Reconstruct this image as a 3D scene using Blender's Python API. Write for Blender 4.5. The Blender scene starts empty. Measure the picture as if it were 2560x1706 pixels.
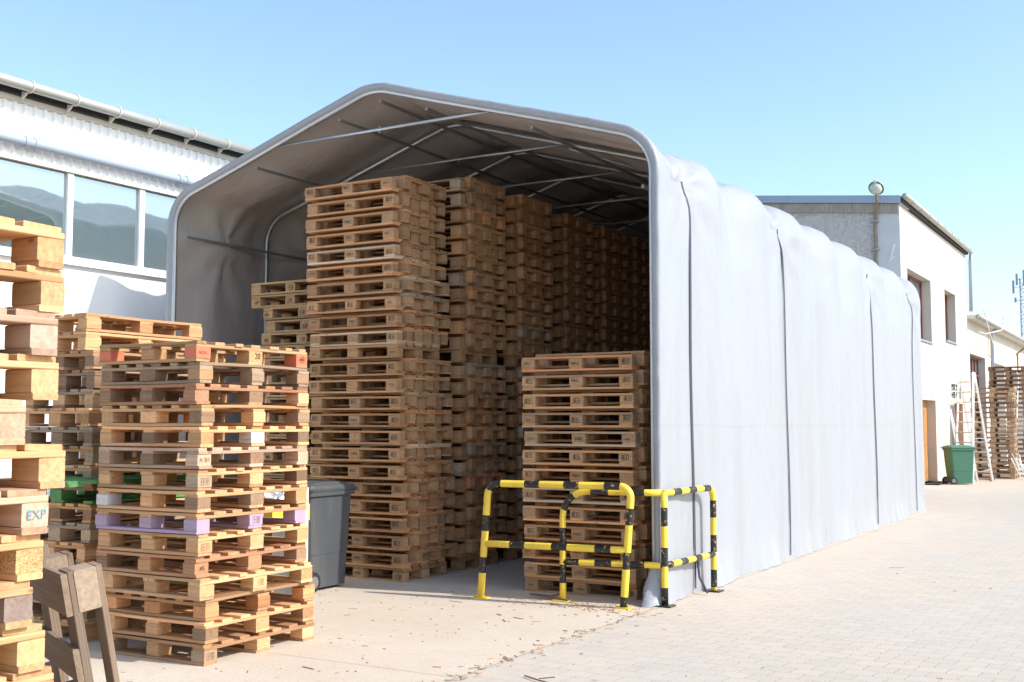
import bpy, math, random
from math import sin, cos, pi, radians, sqrt, exp
from mathutils import Vector, Matrix, noise

# ---------------------------------------------------------------- camera, sky, sun
scene = bpy.context.scene
COL = scene.collection
cam_d = bpy.data.cameras.new('camera'); cam = bpy.data.objects.new('camera', cam_d); COL.objects.link(cam)
cam_d.sensor_width = 36.0; cam_d.lens = 2850 / 2560 * 36; cam_d.clip_start = 0.1; cam_d.clip_end = 2000
cam.location = (0, 0, 1.65); cam.rotation_euler = (radians(90 + 4.154), 0, radians(30.303))
scene.camera = cam

TO_SUN = Vector((1.0, 0.18, 0.83)).normalized()
SUN_EL = math.asin(TO_SUN.z); SUN_AZ = math.atan2(TO_SUN.x, TO_SUN.y)      # azimuth clockwise from +Y
w = bpy.data.worlds.new('World'); scene.world = w; w.use_nodes = True
nt = w.node_tree; bg = nt.nodes['Background']
sky = nt.nodes.new('ShaderNodeTexSky'); sky.sky_type = 'NISHITA'; sky.sun_disc = False
sky.sun_elevation = SUN_EL; sky.sun_rotation = SUN_AZ
sky.air_density = 1.0; sky.dust_density = 1.5; sky.ozone_density = 1.2; sky.altitude = 0
tint = nt.nodes.new('ShaderNodeMix'); tint.data_type = 'RGBA'; tint.blend_type = 'MULTIPLY'; tint.inputs[0].default_value = 1.0
tint.inputs[7].default_value = (.965, 1.03, 1.03, 1); nt.links.new(sky.outputs[0], tint.inputs[6]); nt.links.new(tint.outputs[2], bg.inputs[0]); bg.inputs[1].default_value = 0.15
sd = bpy.data.lights.new('sun', 'SUN'); sd.energy = 2.7; sd.angle = radians(0.5); sd.color = (1.0, 0.955, 0.89)
so = bpy.data.objects.new('sun', sd); COL.objects.link(so)
so.rotation_euler = (-TO_SUN).to_track_quat('-Z', 'Y').to_euler(); so.location = (20, 0, 30)
vs = scene.view_settings
vs.view_transform = 'Standard'; vs.look = 'None'; vs.exposure = 0.93; vs.gamma = 1.0
scene.cycles.max_bounces = 8; scene.cycles.diffuse_bounces = 5
try: scene.cycles.use_denoising = True
except Exception: pass

# ---------------------------------------------------------------- helpers
R_ = random.Random(7)
class MB:
    """collects faces, builds ONE mesh object"""
    def __init__(s): s.v = []; s.f = []; s.m = []; s.t = []; s.g = []
    def add(s, vs, fs, mi=0, tint=1.0, g=None):
        o = len(s.v); s.v += [tuple(p) for p in vs]; s.f += [tuple(i + o for i in f) for f in fs]
        s.m += [mi] * len(fs) if isinstance(mi, int) else list(mi)
        s.t += [tint] * len(vs); s.g += g if g else [tuple(p) for p in vs]
    def quad(s, a, b, c, d, mi=0, tint=1.0): s.add([a, b, c, d], [(0, 1, 2, 3)], mi, tint)
    def box(s, x0, x1, y0, y1, z0, z1, mi=0, tint=1.0):
        vs = [(x, y, z) for x in (x0, x1) for y in (y0, y1) for z in (z0, z1)]
        s.add(vs, [(0, 1, 3, 2), (4, 6, 7, 5), (0, 4, 5, 1), (2, 3, 7, 6), (0, 2, 6, 4), (1, 5, 7, 3)], mi, tint)
    def board(s, c, L, W, T, axis='x', segs=1, bend=0.0, rot=0.0, ch=0.003, mi=0, tint=1.0, twist=0.0, seed=0.0):
        """plank: long axis x, y or z, chamfered edges, slight bend"""
        hw, ht = W / 2, T / 2; k = min(ch, hw * .4, ht * .4)
        pr = [(-hw + k, -ht), (hw - k, -ht), (hw, -ht + k), (hw, ht - k), (hw - k, ht), (-hw + k, ht), (-hw, ht - k), (-hw, -ht + k)]
        vs = []; g = []; cr, sr = cos(rot), sin(rot)
        for i in range(segs + 1):
            u = i / segs; l = (u - .5) * L; bz = bend * sin(pi * u) ; tw = twist * (u - .5)
            for (a, b) in pr:
                aa, bb = a * cos(tw) - b * sin(tw), a * sin(tw) + b * cos(tw)
                x, y, z = l, aa, bb + bz
                g.append((x + seed * 3.7, y + seed * 1.3, z + seed * 7.1))
                x, y = x * cr - y * sr, x * sr + y * cr
                if axis == 'x': p = (c[0] + x, c[1] + y, c[2] + z)
                elif axis == 'y': p = (c[0] - y, c[1] + x, c[2] + z)
                else: p = (c[0] + z, c[1] + y, c[2] + x) if False else (c[0] + y, c[1] + z, c[2] + x)
                vs.append(p)
        fs = []
        for i in range(segs):
            for j in range(8):
                a = i * 8 + j; b = i * 8 + (j + 1) % 8
                fs.append((a, b, b + 8, a + 8))
        fs.append(tuple(range(7, -1, -1))); n = segs * 8; fs.append(tuple(range(n, n + 8)))
        s.add(vs, fs, mi, tint, g)
    def tube(s, pts, r, n=10, mi=0, closed=False, caps=True, mfun=None, tint=1.0):
        P = [Vector(p) for p in pts]; m = len(P); vs = []; fs = []; ms = []
        up = Vector((0, 0, 1)); prev = None
        for i, p in enumerate(P):
            if i == 0: d = P[1] - P[0]
            elif i == m - 1: d = P[-1] - P[-2]
            else: d = (P[i + 1] - P[i]).normalized() + (P[i] - P[i - 1]).normalized()
            d.normalize()
            if prev is None:
                a = d.cross(up) if abs(d.dot(up)) < .95 else d.cross(Vector((1, 0, 0)))
            else: a = prev - d * prev.dot(d)
            a.normalize(); prev = a; b = d.cross(a)
            rr = r[i] if isinstance(r, (list, tuple)) else r
            for j in range(n): t = 2 * pi * j / n; vs.append(p + a * rr * cos(t) + b * rr * sin(t))
        for i in range(m - 1):
            for j in range(n):
                a0 = i * n + j; b0 = i * n + (j + 1) % n
                fs.append((a0, b0, b0 + n, a0 + n)); ms.append(mfun(i) if mfun else mi)
        if caps: fs.append(tuple(range(n - 1, -1, -1))); fs.append(tuple(range((m - 1) * n, m * n))); ms += [ms[0], ms[-1]]
        s.add(vs, fs, ms, tint)
    def lathe(s, c, prof, n=24, axis='z', mi=0):
        vs = []; fs = []
        for (r, h) in prof:
            for j in range(n):
                t = 2 * pi * j / n; x, y = r * cos(t), r * sin(t)
                p = {'z': (x, y, h), 'x': (h, x, y), 'y': (x, h, y)}[axis]
                vs.append((c[0] + p[0], c[1] + p[1], c[2] + p[2]))
        for i in range(len(prof) - 1):
            for j in range(n): a = i * n + j; b = i * n + (j + 1) % n; fs.append((a, b, b + n, a + n))
        fs.append(tuple(range(n - 1, -1, -1))); k = (len(prof) - 1) * n; fs.append(tuple(range(k, k + n)))
        s.add(vs, fs, mi)
    def mesh(s, name, mats, smooth=False):
        me = bpy.data.meshes.new(name); me.from_pydata(s.v, [], s.f); me.update()
        mats = mats if isinstance(mats, (list, tuple)) else [mats]
        for m in mats: me.materials.append(m)
        me.polygons.foreach_set('material_index', s.m)
        if smooth: me.polygons.foreach_set('use_smooth', [True] * len(s.f))
        a = me.attributes.new('tint', 'FLOAT', 'POINT'); a.data.foreach_set('value', s.t)
        a = me.attributes.new('gc', 'FLOAT_VECTOR', 'POINT'); a.data.foreach_set('vector', [c for p in s.g for c in p])
        me.update(); return me
    def build(s, name, mats, parent=None, smooth=False, col=None):
        return link(name, s.mesh(name, mats, smooth), parent, col=col)
def link(name, data, parent=None, loc=None, rot=None, col=None):
    o = bpy.data.objects.new(name, data); COL.objects.link(o)
    if parent: o.parent = parent
    if loc: o.location = loc
    if rot: o.rotation_euler = rot
    if col: o.color = (*col, 1)
    return o
def tag(o, label=None, cat=None, group=None, kind=None):
    if label: o['label'] = label
    if cat: o['category'] = cat
    if group: o['group'] = group
    if kind: o['kind'] = kind
    return o
def thing(name, label, cat, loc=(0, 0, 0), rz=0, group=None):
    o = bpy.data.objects.new(name, None); COL.objects.link(o); o.location = loc; o.rotation_euler = (0, 0, rz)
    o.empty_display_size = .2
    return tag(o, label, cat, group)
def smoothstep(a, b, x):
    t = max(0, min(1, (x - a) / (b - a))); return t * t * (3 - 2 * t)

# ---------------------------------------------------------------- materials
class NM:
    def __init__(s, name, rough=.8, spec=.3, metal=0):
        s.mat = bpy.data.materials.new(name); s.mat.use_nodes = True; s.nt = s.mat.node_tree
        s.b = s.nt.nodes['Principled BSDF']; s.b.inputs['Roughness'].default_value = rough
        s.b.inputs['Specular IOR Level'].default_value = spec; s.b.inputs['Metallic'].default_value = metal
    def n(s, t, **kw):
        x = s.nt.nodes.new(t)
        for k, v in kw.items():
            if hasattr(x, k): setattr(x, k, v)
            else: x.inputs[k.replace('_', ' ')].default_value = v
        return x
    def l(s, a, b): s.nt.links.new(a, b)
    def mix(s, fac, a, b, mode='MIX'):
        x = s.n('ShaderNodeMix'); x.data_type = 'RGBA'; x.blend_type = mode
        for inp, val in ((x.inputs[0], fac), (x.inputs[6], a), (x.inputs[7], b)):
            if hasattr(val, 'is_output') or isinstance(val, bpy.types.NodeSocket): s.l(val, inp)
            elif isinstance(val, (int, float)): inp.default_value = val
            else: inp.default_value = (*val, 1)
        return x.outputs[2]
    def math(s, op, a, b=0.0, clamp=False):
        x = s.n('ShaderNodeMath'); x.operation = op; x.use_clamp = clamp
        for i, val in enumerate((a, b)):
            if isinstance(val, bpy.types.NodeSocket): s.l(val, x.inputs[i])
            else: x.inputs[i].default_value = val
        return x.outputs[0]
    def ramp(s, fac, stops):
        x = s.n('ShaderNodeValToRGB'); s.l(fac, x.inputs[0]); e = x.color_ramp.elements
        while len(e) < len(stops): e.new(.5)
        for i, (p, c) in enumerate(stops): e[i].position = p; e[i].color = (*c, 1) if not isinstance(c, (int, float)) else (c, c, c, 1)
        return x.outputs[0]
    def noise(s, vec, scale, detail=3, rough=.55, dist=0):
        x = s.n('ShaderNodeTexNoise'); x.inputs['Scale'].default_value = scale; x.inputs['Detail'].default_value = detail
        x.inputs['Roughness'].default_value = rough; x.inputs['Distortion'].default_value = dist
        if vec is not None: s.l(vec, x.inputs['Vector'])
        return x.outputs[0]
    def mapping(s, vec, scale=(1, 1, 1), loc=(0, 0, 0), rot=(0, 0, 0)):
        x = s.n('ShaderNodeMapping'); s.l(vec, x.inputs[0]); x.inputs['Scale'].default_value = scale
        x.inputs['Location'].default_value = loc; x.inputs['Rotation'].default_value = rot; return x.outputs[0]
    def coord(s, which='Object'): return s.n('ShaderNodeTexCoord').outputs[which]
    def geo(s): return s.n('ShaderNodeNewGeometry').outputs['Position']
    def bump(s, h, strength=.3, dist=.01):
        x = s.n('ShaderNodeBump'); x.inputs['Strength'].default_value = strength; x.inputs['Distance'].default_value = dist
        s.l(h, x.inputs['Height']); s.l(x.outputs[0], s.b.inputs['Normal']); return x
    def base(s, v):
        if isinstance(v, bpy.types.NodeSocket): s.l(v, s.b.inputs['Base Color'])
        else: s.b.inputs['Base Color'].default_value = (*v, 1)

def simple(name, col, rough=.6, metal=0, spec=.4, var=.12, scale=6, bump=0, dirt=None):
    m = NM(name, rough, spec, metal); co = m.coord('Object')
    n = m.noise(co, scale, 5); c = m.mix(n, tuple(x * (1 - var) for x in col), tuple(min(1, x * (1 + var)) for x in col))
    if dirt:
        d = m.ramp(m.noise(m.mapping(co, (1, 1, .35)), 2.3, 6, .65), [(.48, 0.0), (.72, 1.0)])
        c = m.mix(m.math('MULTIPLY', d, dirt[1]), c, dirt[0])
    m.base(c)
    if bump: m.bump(m.noise(co, scale * 6, 4), bump, .005)
    return m.mat

def wood_mat():
    m = NM('weathered_wood', .85, .15)
    gc = m.n('ShaderNodeAttribute'); gc.attribute_name = 'gc'
    ti = m.n('ShaderNodeAttribute'); ti.attribute_name = 'tint'
    oi = m.n('ShaderNodeObjectInfo')
    off = m.n('ShaderNodeVectorMath'); off.operation = 'SCALE'; off.inputs[0].default_value = (13, 7, 5); m.l(oi.outputs['Random'], off.inputs['Scale'])
    ad = m.n('ShaderNodeVectorMath'); ad.operation = 'ADD'; m.l(gc.outputs['Vector'], ad.inputs[0]); m.l(off.outputs[0], ad.inputs[1])
    v = ad.outputs[0]
    grain = m.noise(m.mapping(v, (2.2, 55, 55)), 1.0, 5, .6, .4)
    broad = m.noise(m.mapping(v, (2.0, 9, 9)), 1.0, 3, .6)
    rnd = oi.outputs['Random']
    c = m.mix(m.ramp(rnd, [(0, 0.0), (1, 1.0)]), (.78, .74, .70), (1.12, 1.08, 1.02))
    c = m.mix(1.0, oi.outputs['Color'], c, 'MULTIPLY')
    c = m.mix(1.0, c, ti.outputs['Fac'], 'MULTIPLY')
    c = m.mix(m.math('MULTIPLY', m.ramp(grain, [(.35, 1.0), (.62, 0.0)]), .45), c, m.mix(1.0, c, (.55, .42, .33), 'MULTIPLY'))
    c = m.mix(m.math('MULTIPLY', m.ramp(broad, [(.5, 0.0), (.75, 1.0)]), .5), c, m.mix(1.0, c, (.66, .58, .52), 'MULTIPLY'))
    # knots
    vo = m.n('ShaderNodeTexVoronoi'); vo.inputs['Scale'].default_value = 1.0; m.l(m.mapping(v, (4.5, 11, 11)), vo.inputs['Vector'])
    kn = m.ramp(vo.outputs['Distance'], [(.05, 1.0), (.11, 0.0)])
    c = m.mix(m.math('MULTIPLY', kn, .6), c, (.12, .06, .03))
    m.base(c); m.bump(grain, .35, .004); return m.mat
def chip_mat():
    m = NM('pressed_chip_block', .9, .1); gc = m.n('ShaderNodeAttribute'); gc.attribute_name = 'gc'
    oi = m.n('ShaderNodeObjectInfo')
    off = m.n('ShaderNodeVectorMath'); off.operation = 'SCALE'; off.inputs[0].default_value = (13, 7, 5); m.l(oi.outputs['Random'], off.inputs['Scale'])
    ad = m.n('ShaderNodeVectorMath'); ad.operation = 'ADD'; m.l(gc.outputs['Vector'], ad.inputs[0]); m.l(off.outputs[0], ad.inputs[1])
    vo = m.n('ShaderNodeTexVoronoi'); vo.inputs['Scale'].default_value = 1.0; m.l(m.mapping(ad.outputs[0], (120, 160, 220)), vo.inputs['Vector'])
    sp = m.ramp(vo.outputs['Color'], [(.2, .66), (.8, 1.22)])
    c = m.mix(1.0, oi.outputs['Color'], sp, 'MULTIPLY')
    c = m.mix(m.ramp(oi.outputs['Random'], [(0, 0.0), (1, 1.0)]), m.mix(1.0, c, (.82, .8, .78), 'MULTIPLY'), c)
    n = m.noise(ad.outputs[0], 9, 4); c = m.mix(m.math('MULTIPLY', m.ramp(n, [(.5, 0.0), (.75, 1.0)]), .4), c, m.mix(1.0, c, (.6, .52, .48), 'MULTIPLY'))
    m.base(c); m.bump(vo.outputs['Distance'], .3, .003); return m.mat
def paint_mat():
    m = NM('paint_on_wood', .7, .3); gc = m.n('ShaderNodeAttribute'); gc.attribute_name = 'gc'; oi = m.n('ShaderNodeObjectInfo')
    n = m.noise(m.mapping(gc.outputs['Vector'], (8, 30, 30)), 1.0, 6, .7)
    c = m.mix(m.math('MULTIPLY', m.ramp(n, [(.50, 0.0), (.68, 1.0)]), .75), oi.outputs['Color'], (.34, .24, .15))
    m.base(c); m.bump(n, .3, .003); return m.mat
WOOD, CHIP, PAINT = wood_mat(), chip_mat(), paint_mat()
INK = simple('stamp_ink', (.03, .025, .022), .9, var=.3)
INKR = simple('red_marker', (.35, .05, .05), .9, var=.2)
INKF = simple('faded_ink', (.24, .16, .11), .9, var=.3)
INKB = simple('blue_chalk', (.10, .30, .38), .9, var=.3)

def fabric_mat(name, col, rough, wr=.3, stain=.15, trans=0.0):
    m = NM(name, rough, .35); p = m.geo()
    folds = m.noise(m.mapping(p, (1.0, 1.3, .28)), 1.2, 3, .5, 1.2)
    fine = m.noise(m.mapping(p, (3, 3.4, 1.9)), 1.5, 4, .55, 2.0)
    st = m.ramp(m.noise(m.mapping(p, (1, 1.1, .12)), 1.3, 5, .6), [(.45, 0.0), (.75, 1.0)])
    c = m.mix(m.math('MULTIPLY', st, stain), col, (col[0] * .72, col[1] * .66, col[2] * .58))
    sz = m.n('ShaderNodeSeparateXYZ'); m.l(p, sz.inputs[0])     # welded seam with a dirt line running along the sheet
    wz = m.math('ABSOLUTE', m.math('SUBTRACT', m.math('ADD', sz.outputs[2], m.math('MULTIPLY', m.noise(p, .8, 2), .06)), 1.66))
    c = m.mix(m.math('MULTIPLY', m.ramp(wz, [(.006, 1.0), (.016, 0.0)]), .18), c, (col[0] * .72, col[1] * .68, col[2] * .6))
    m.base(c)
    h = m.math('ADD', m.math('MULTIPLY', folds, 1.0), m.math('MULTIPLY', fine, .13))
    m.bump(h, wr, .06)
    if trans:
        tr = m.n('ShaderNodeBsdfTranslucent'); m.l(c, tr.inputs[0]) ; mx = m.n('ShaderNodeMixShader'); mx.inputs[0].default_value = trans
        out = m.nt.nodes['Material Output']; m.l(m.b.outputs[0], mx.inputs[1]); m.l(tr.outputs[0], mx.inputs[2]); m.l(mx.outputs[0], out.inputs[0])
    return m.mat
TARP_OUT = fabric_mat('pale_tarpaulin', (.325, .338, .372), .42, .9, .35)
TARP_IN = fabric_mat('grey_tarpaulin_lining', (.45, .405, .38), .6, .5, .25)
GALV = simple('galvanised_steel', (.48, .50, .52), .42, .8, .5, .12, 14)
CORD = simple('dark_lacing', (.07, .07, .10), .8)
YEL = simple('yellow_paint', (.84, .60, .06), .45, 0, .5, .08, 9, dirt=((.42, .24, .05), .6))
def black_worn():
    m = NM('worn_black_paint', .4, .5); co = m.coord('Object')
    n = m.noise(co, 26, 5, .7); k = m.ramp(n, [(.60, 0.0), (.63, 1.0)])
    m.base(m.mix(k, (.014, .014, .016), (.62, .42, .10))); return m.mat
BLK = black_worn()
WHITE_PAINT = simple('white_sheet_metal', (.84, .85, .86), .45, 0, .4, .03, 3)
WHITE_FRAME = simple('white_window_frame', (.83, .83, .85), .35, 0, .5, .03)
PVC = simple('grey_plastic_pipe', (.34, .39, .47), .35, 0, .5, .05)
ZINC = simple('dull_zinc_gutter', (.42, .42, .39), .45, .35, .4, .12, 3)
FASCIA = simple('dark_bitumen_board', (.045, .045, .04), .9, var=.3)
CREAM = simple('cream_flashing', (.62, .58, .50), .6, var=.08)
def glass_mat(name, tint, refl=.45, rough=.015):
    m = NM(name, rough, .5); out = m.nt.nodes['Material Output']; m.base(tint)
    gl = m.n('ShaderNodeBsdfGlossy'); gl.inputs['Roughness'].default_value = rough; gl.inputs['Color'].default_value = (.80, .86, .88, 1)
    co = m.coord('Object'); b = m.n('ShaderNodeBump'); b.inputs['Strength'].default_value = .05; b.inputs['Distance'].default_value = .02
    m.l(m.noise(co, 2.2, 2), b.inputs['Height']); m.l(b.outputs[0], gl.inputs['Normal'])
    mx = m.n('ShaderNodeMixShader'); mx.inputs[0].default_value = refl
    m.l(m.b.outputs[0], mx.inputs[1]); m.l(gl.outputs[0], mx.inputs[2]); m.l(mx.outputs[0], out.inputs[0]); return m.mat
GLASS = glass_mat('tinted_window_glass', (.12, .165, .17), .38, .03)
GLASS2 = glass_mat('dim_pane', (.10, .11, .12), .25)

def render_mat(name, col, rough_scale, strength, stain=(.5, .42, .33), st=.3):
    m = NM(name, .95, .1); p = m.geo()
    n = m.noise(p, rough_scale, 5, .6); big = m.noise(m.mapping(p, (1, 1, .3)), .9, 5, .6)
    c = m.mix(n, tuple(x * .86 for x in col), tuple(min(.9, x * 1.08) for x in col))
    c = m.mix(m.math('MULTIPLY', m.ramp(big, [(.5, 0.0), (.8, 1.0)]), st), c, stain)
    m.base(c); m.bump(n, strength, .05 if strength < .5 else .35); return m.mat
ROUGH = render_mat('rough_grey_plaster', (.80, .78, .76), 7, 1.0, (.36, .33, .30), .3)
SMOOTHG = render_mat('smooth_grey_plaster', (.58, .61, .63), 2, .1, (.42, .42, .42), .2)
CREAMW = render_mat('cream_render', (.60, .555, .485), 3, .1, (.50, .42, .33), .45)
CONCB = simple('streaked_concrete_band', (.36, .33, .29), .95, var=.35, scale=5)
ORANGE = simple('orange_brown_door', (.52, .24, .07), .5, var=.1)
REDFR = simple('red_brown_frame', (.22, .06, .04), .6, var=.15)
DARK = simple('dark_interior', (.03, .03, .03), .9)
FLASH = simple('blue_grey_flashing', (.33, .40, .50), .45, .3, .4, .06)
RUSTY = simple('brown_steel_conduit', (.26, .20, .14), .8, var=.2)
ALU = simple('aluminium', (.70, .72, .74), .35, .7, .5, .06)
BINB = simple('black_bin_plastic', (.075, .08, .088), .5, 0, .4, .1, 5, .15, dirt=((.22, .21, .19), .35))
BING = simple('green_bin_plastic', (.06, .17, .11), .45, 0, .4, .08, 5)
RUBBER = simple('rubber', (.025, .025, .025), .7)
RIM = simple('grey_wheel_rim', (.18, .18, .18), .5)
CONDUIT = simple('white_cable', (.80, .79, .76), .5)
BRICKM = simple('orange_brick', (.48, .14, .06), .8)
MASTM = simple('blue_grey_mast_steel', (.30, .32, .42), .6, .2)
LAMPG = simple('milky_lamp_glass', (.52, .56, .48), .15, 0, .6, .1)
BARK = simple('dry_twig', (.20, .12, .07), .9, var=.3, scale=30)

# ---------------------------------------------------------------- ground
def paver_mat():
    m = NM('interlocking_pavers', .9, .15); p = m.geo()
    sx = m.n('ShaderNodeSeparateXYZ'); m.l(p, sx.inputs[0])
    # zig-zag edges of the double-T stones
    wv = m.math('SINE', m.math('MULTIPLY', sx.outputs[0], 2 * pi / .2)); wx = m.math('MULTIPLY', wv, .008)
    wv2 = m.math('SINE', m.math('MULTIPLY', sx.outputs[1], 2 * pi / .165)); wy = m.math('MULTIPLY', wv2, .006)
    cb = m.n('ShaderNodeCombineXYZ'); m.l(m.math('ADD', sx.outputs[0], wy), cb.inputs[0]); m.l(m.math('ADD', sx.outputs[1], wx), cb.inputs[1])
    br = m.n('ShaderNodeTexBrick'); m.l(cb.outputs[0], br.inputs['Vector'])
    br.inputs['Scale'].default_value = 1.0; br.inputs['Brick Width'].default_value = .2; br.inputs['Row Height'].default_value = .165
    br.inputs['Mortar Size'].default_value = .0045; br.inputs['Mortar Smooth'].default_value = .5; br.inputs['Bias'].default_value = 0
    br.inputs['Color1'].default_value = (.52, .45, .38, 1); br.inputs['Color2'].default_value = (.47, .415, .355, 1); br.inputs['Mortar'].default_value = (.385, .32, .255, 1)
    big = m.noise(p, .55, 5, .6); fine = m.noise(p, 60, 4, .7); mid = m.noise(p, 3.2, 5, .65)
    c = m.mix(m.math('MULTIPLY', m.ramp(big, [(.42, 0.0), (.66, 1.0)]), .55), br.outputs['Color'], (.44, .42, .39))
    c = m.mix(m.math('MULTIPLY', m.ramp(mid, [(.5, 0.0), (.75, 1.0)]), .55), c, (.57, .47, .375))
    sp = m.ramp(fine, [(.3, .86), (.75, 1.1)]); c = m.mix(1.0, c, sp, 'MULTIPLY')
    # blown sand and dust, thickest beside the slab, hides the joints
    sd_ = m.math('SUBTRACT', 1.0, m.math('DIVIDE', m.math('ADD', sx.outputs[0], 4.12), 1.6), True)
    sf = m.math('MULTIPLY', m.ramp(m.noise(p, 2.4, 6, .7), [(.35, 0.0), (.7, 1.0)]), m.math('ADD', m.math('MULTIPLY', sd_, .9), .10), True)
    c = m.mix(sf, c, (.55, .465, .375))
    m.base(c)
    h = m.math('ADD', m.math('MULTIPLY', br.outputs['Fac'], -1.0), m.math('MULTIPLY', fine, .35)); m.bump(h, .5, .006); return m.mat
def concrete_mat():
    m = NM('dusty_concrete', .92, .12); p = m.geo()
    big = m.noise(p, .7, 6, .65, .3); mid = m.noise(p, 4.5, 6, .7); fine = m.noise(p, 70, 4, .7)
    c = m.mix(m.ramp(big, [(.35, 0.0), (.7, 1.0)]), (.545, .455, .36), (.585, .51, .425))
    c = m.mix(m.math('MULTIPLY', m.ramp(mid, [(.52, 0.0), (.74, 1.0)]), .6), c, (.52, .39, .28))
    v = m.n('ShaderNodeTexVoronoi'); v.inputs['Scale'].default_value = 42; m.l(m.mapping(p, (1, .5, 1)), v.inputs['Vector'])
    c = m.mix(m.math('MULTIPLY', m.ramp(v.outputs['Distance'], [(.10, 1.0), (.2, 0.0)]), .35), c, (.25, .17, .11))
    c = m.mix(1.0, c, m.ramp(fine, [(.3, .84), (.75, 1.12)]), 'MULTIPLY')
    # one cast joint across the slab
    sx = m.n('ShaderNodeSeparateXYZ'); m.l(p, sx.inputs[0])
    j = m.math('ABSOLUTE', m.math('SUBTRACT', m.math('ADD', sx.outputs[1], m.math('MULTIPLY', m.noise(p, 3, 3), .03)), 6.35))
    c = m.mix(m.math('MULTIPLY', m.ramp(j, [(.003, 1.0), (.012, 0.0)]), .5), c, (.2, .16, .13))
    m.base(c); m.bump(m.math('ADD', fine, m.math('MULTIPLY', mid, .6)), .3, .006); return m.mat
g = MB(); g.quad((-500, -100, 0), (500, -100, 0), (500, 900, 0), (-500, 900, 0)); tag(g.build('ground', paver_mat()), kind='structure')
g = MB(); g.quad((-11.6, -6, .004), (-4.12, -6, .004), (-4.12, 22.9, .004), (-11.6, 22.9, .004)); tag(g.build('concrete_slab', concrete_mat()), kind='structure')

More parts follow.
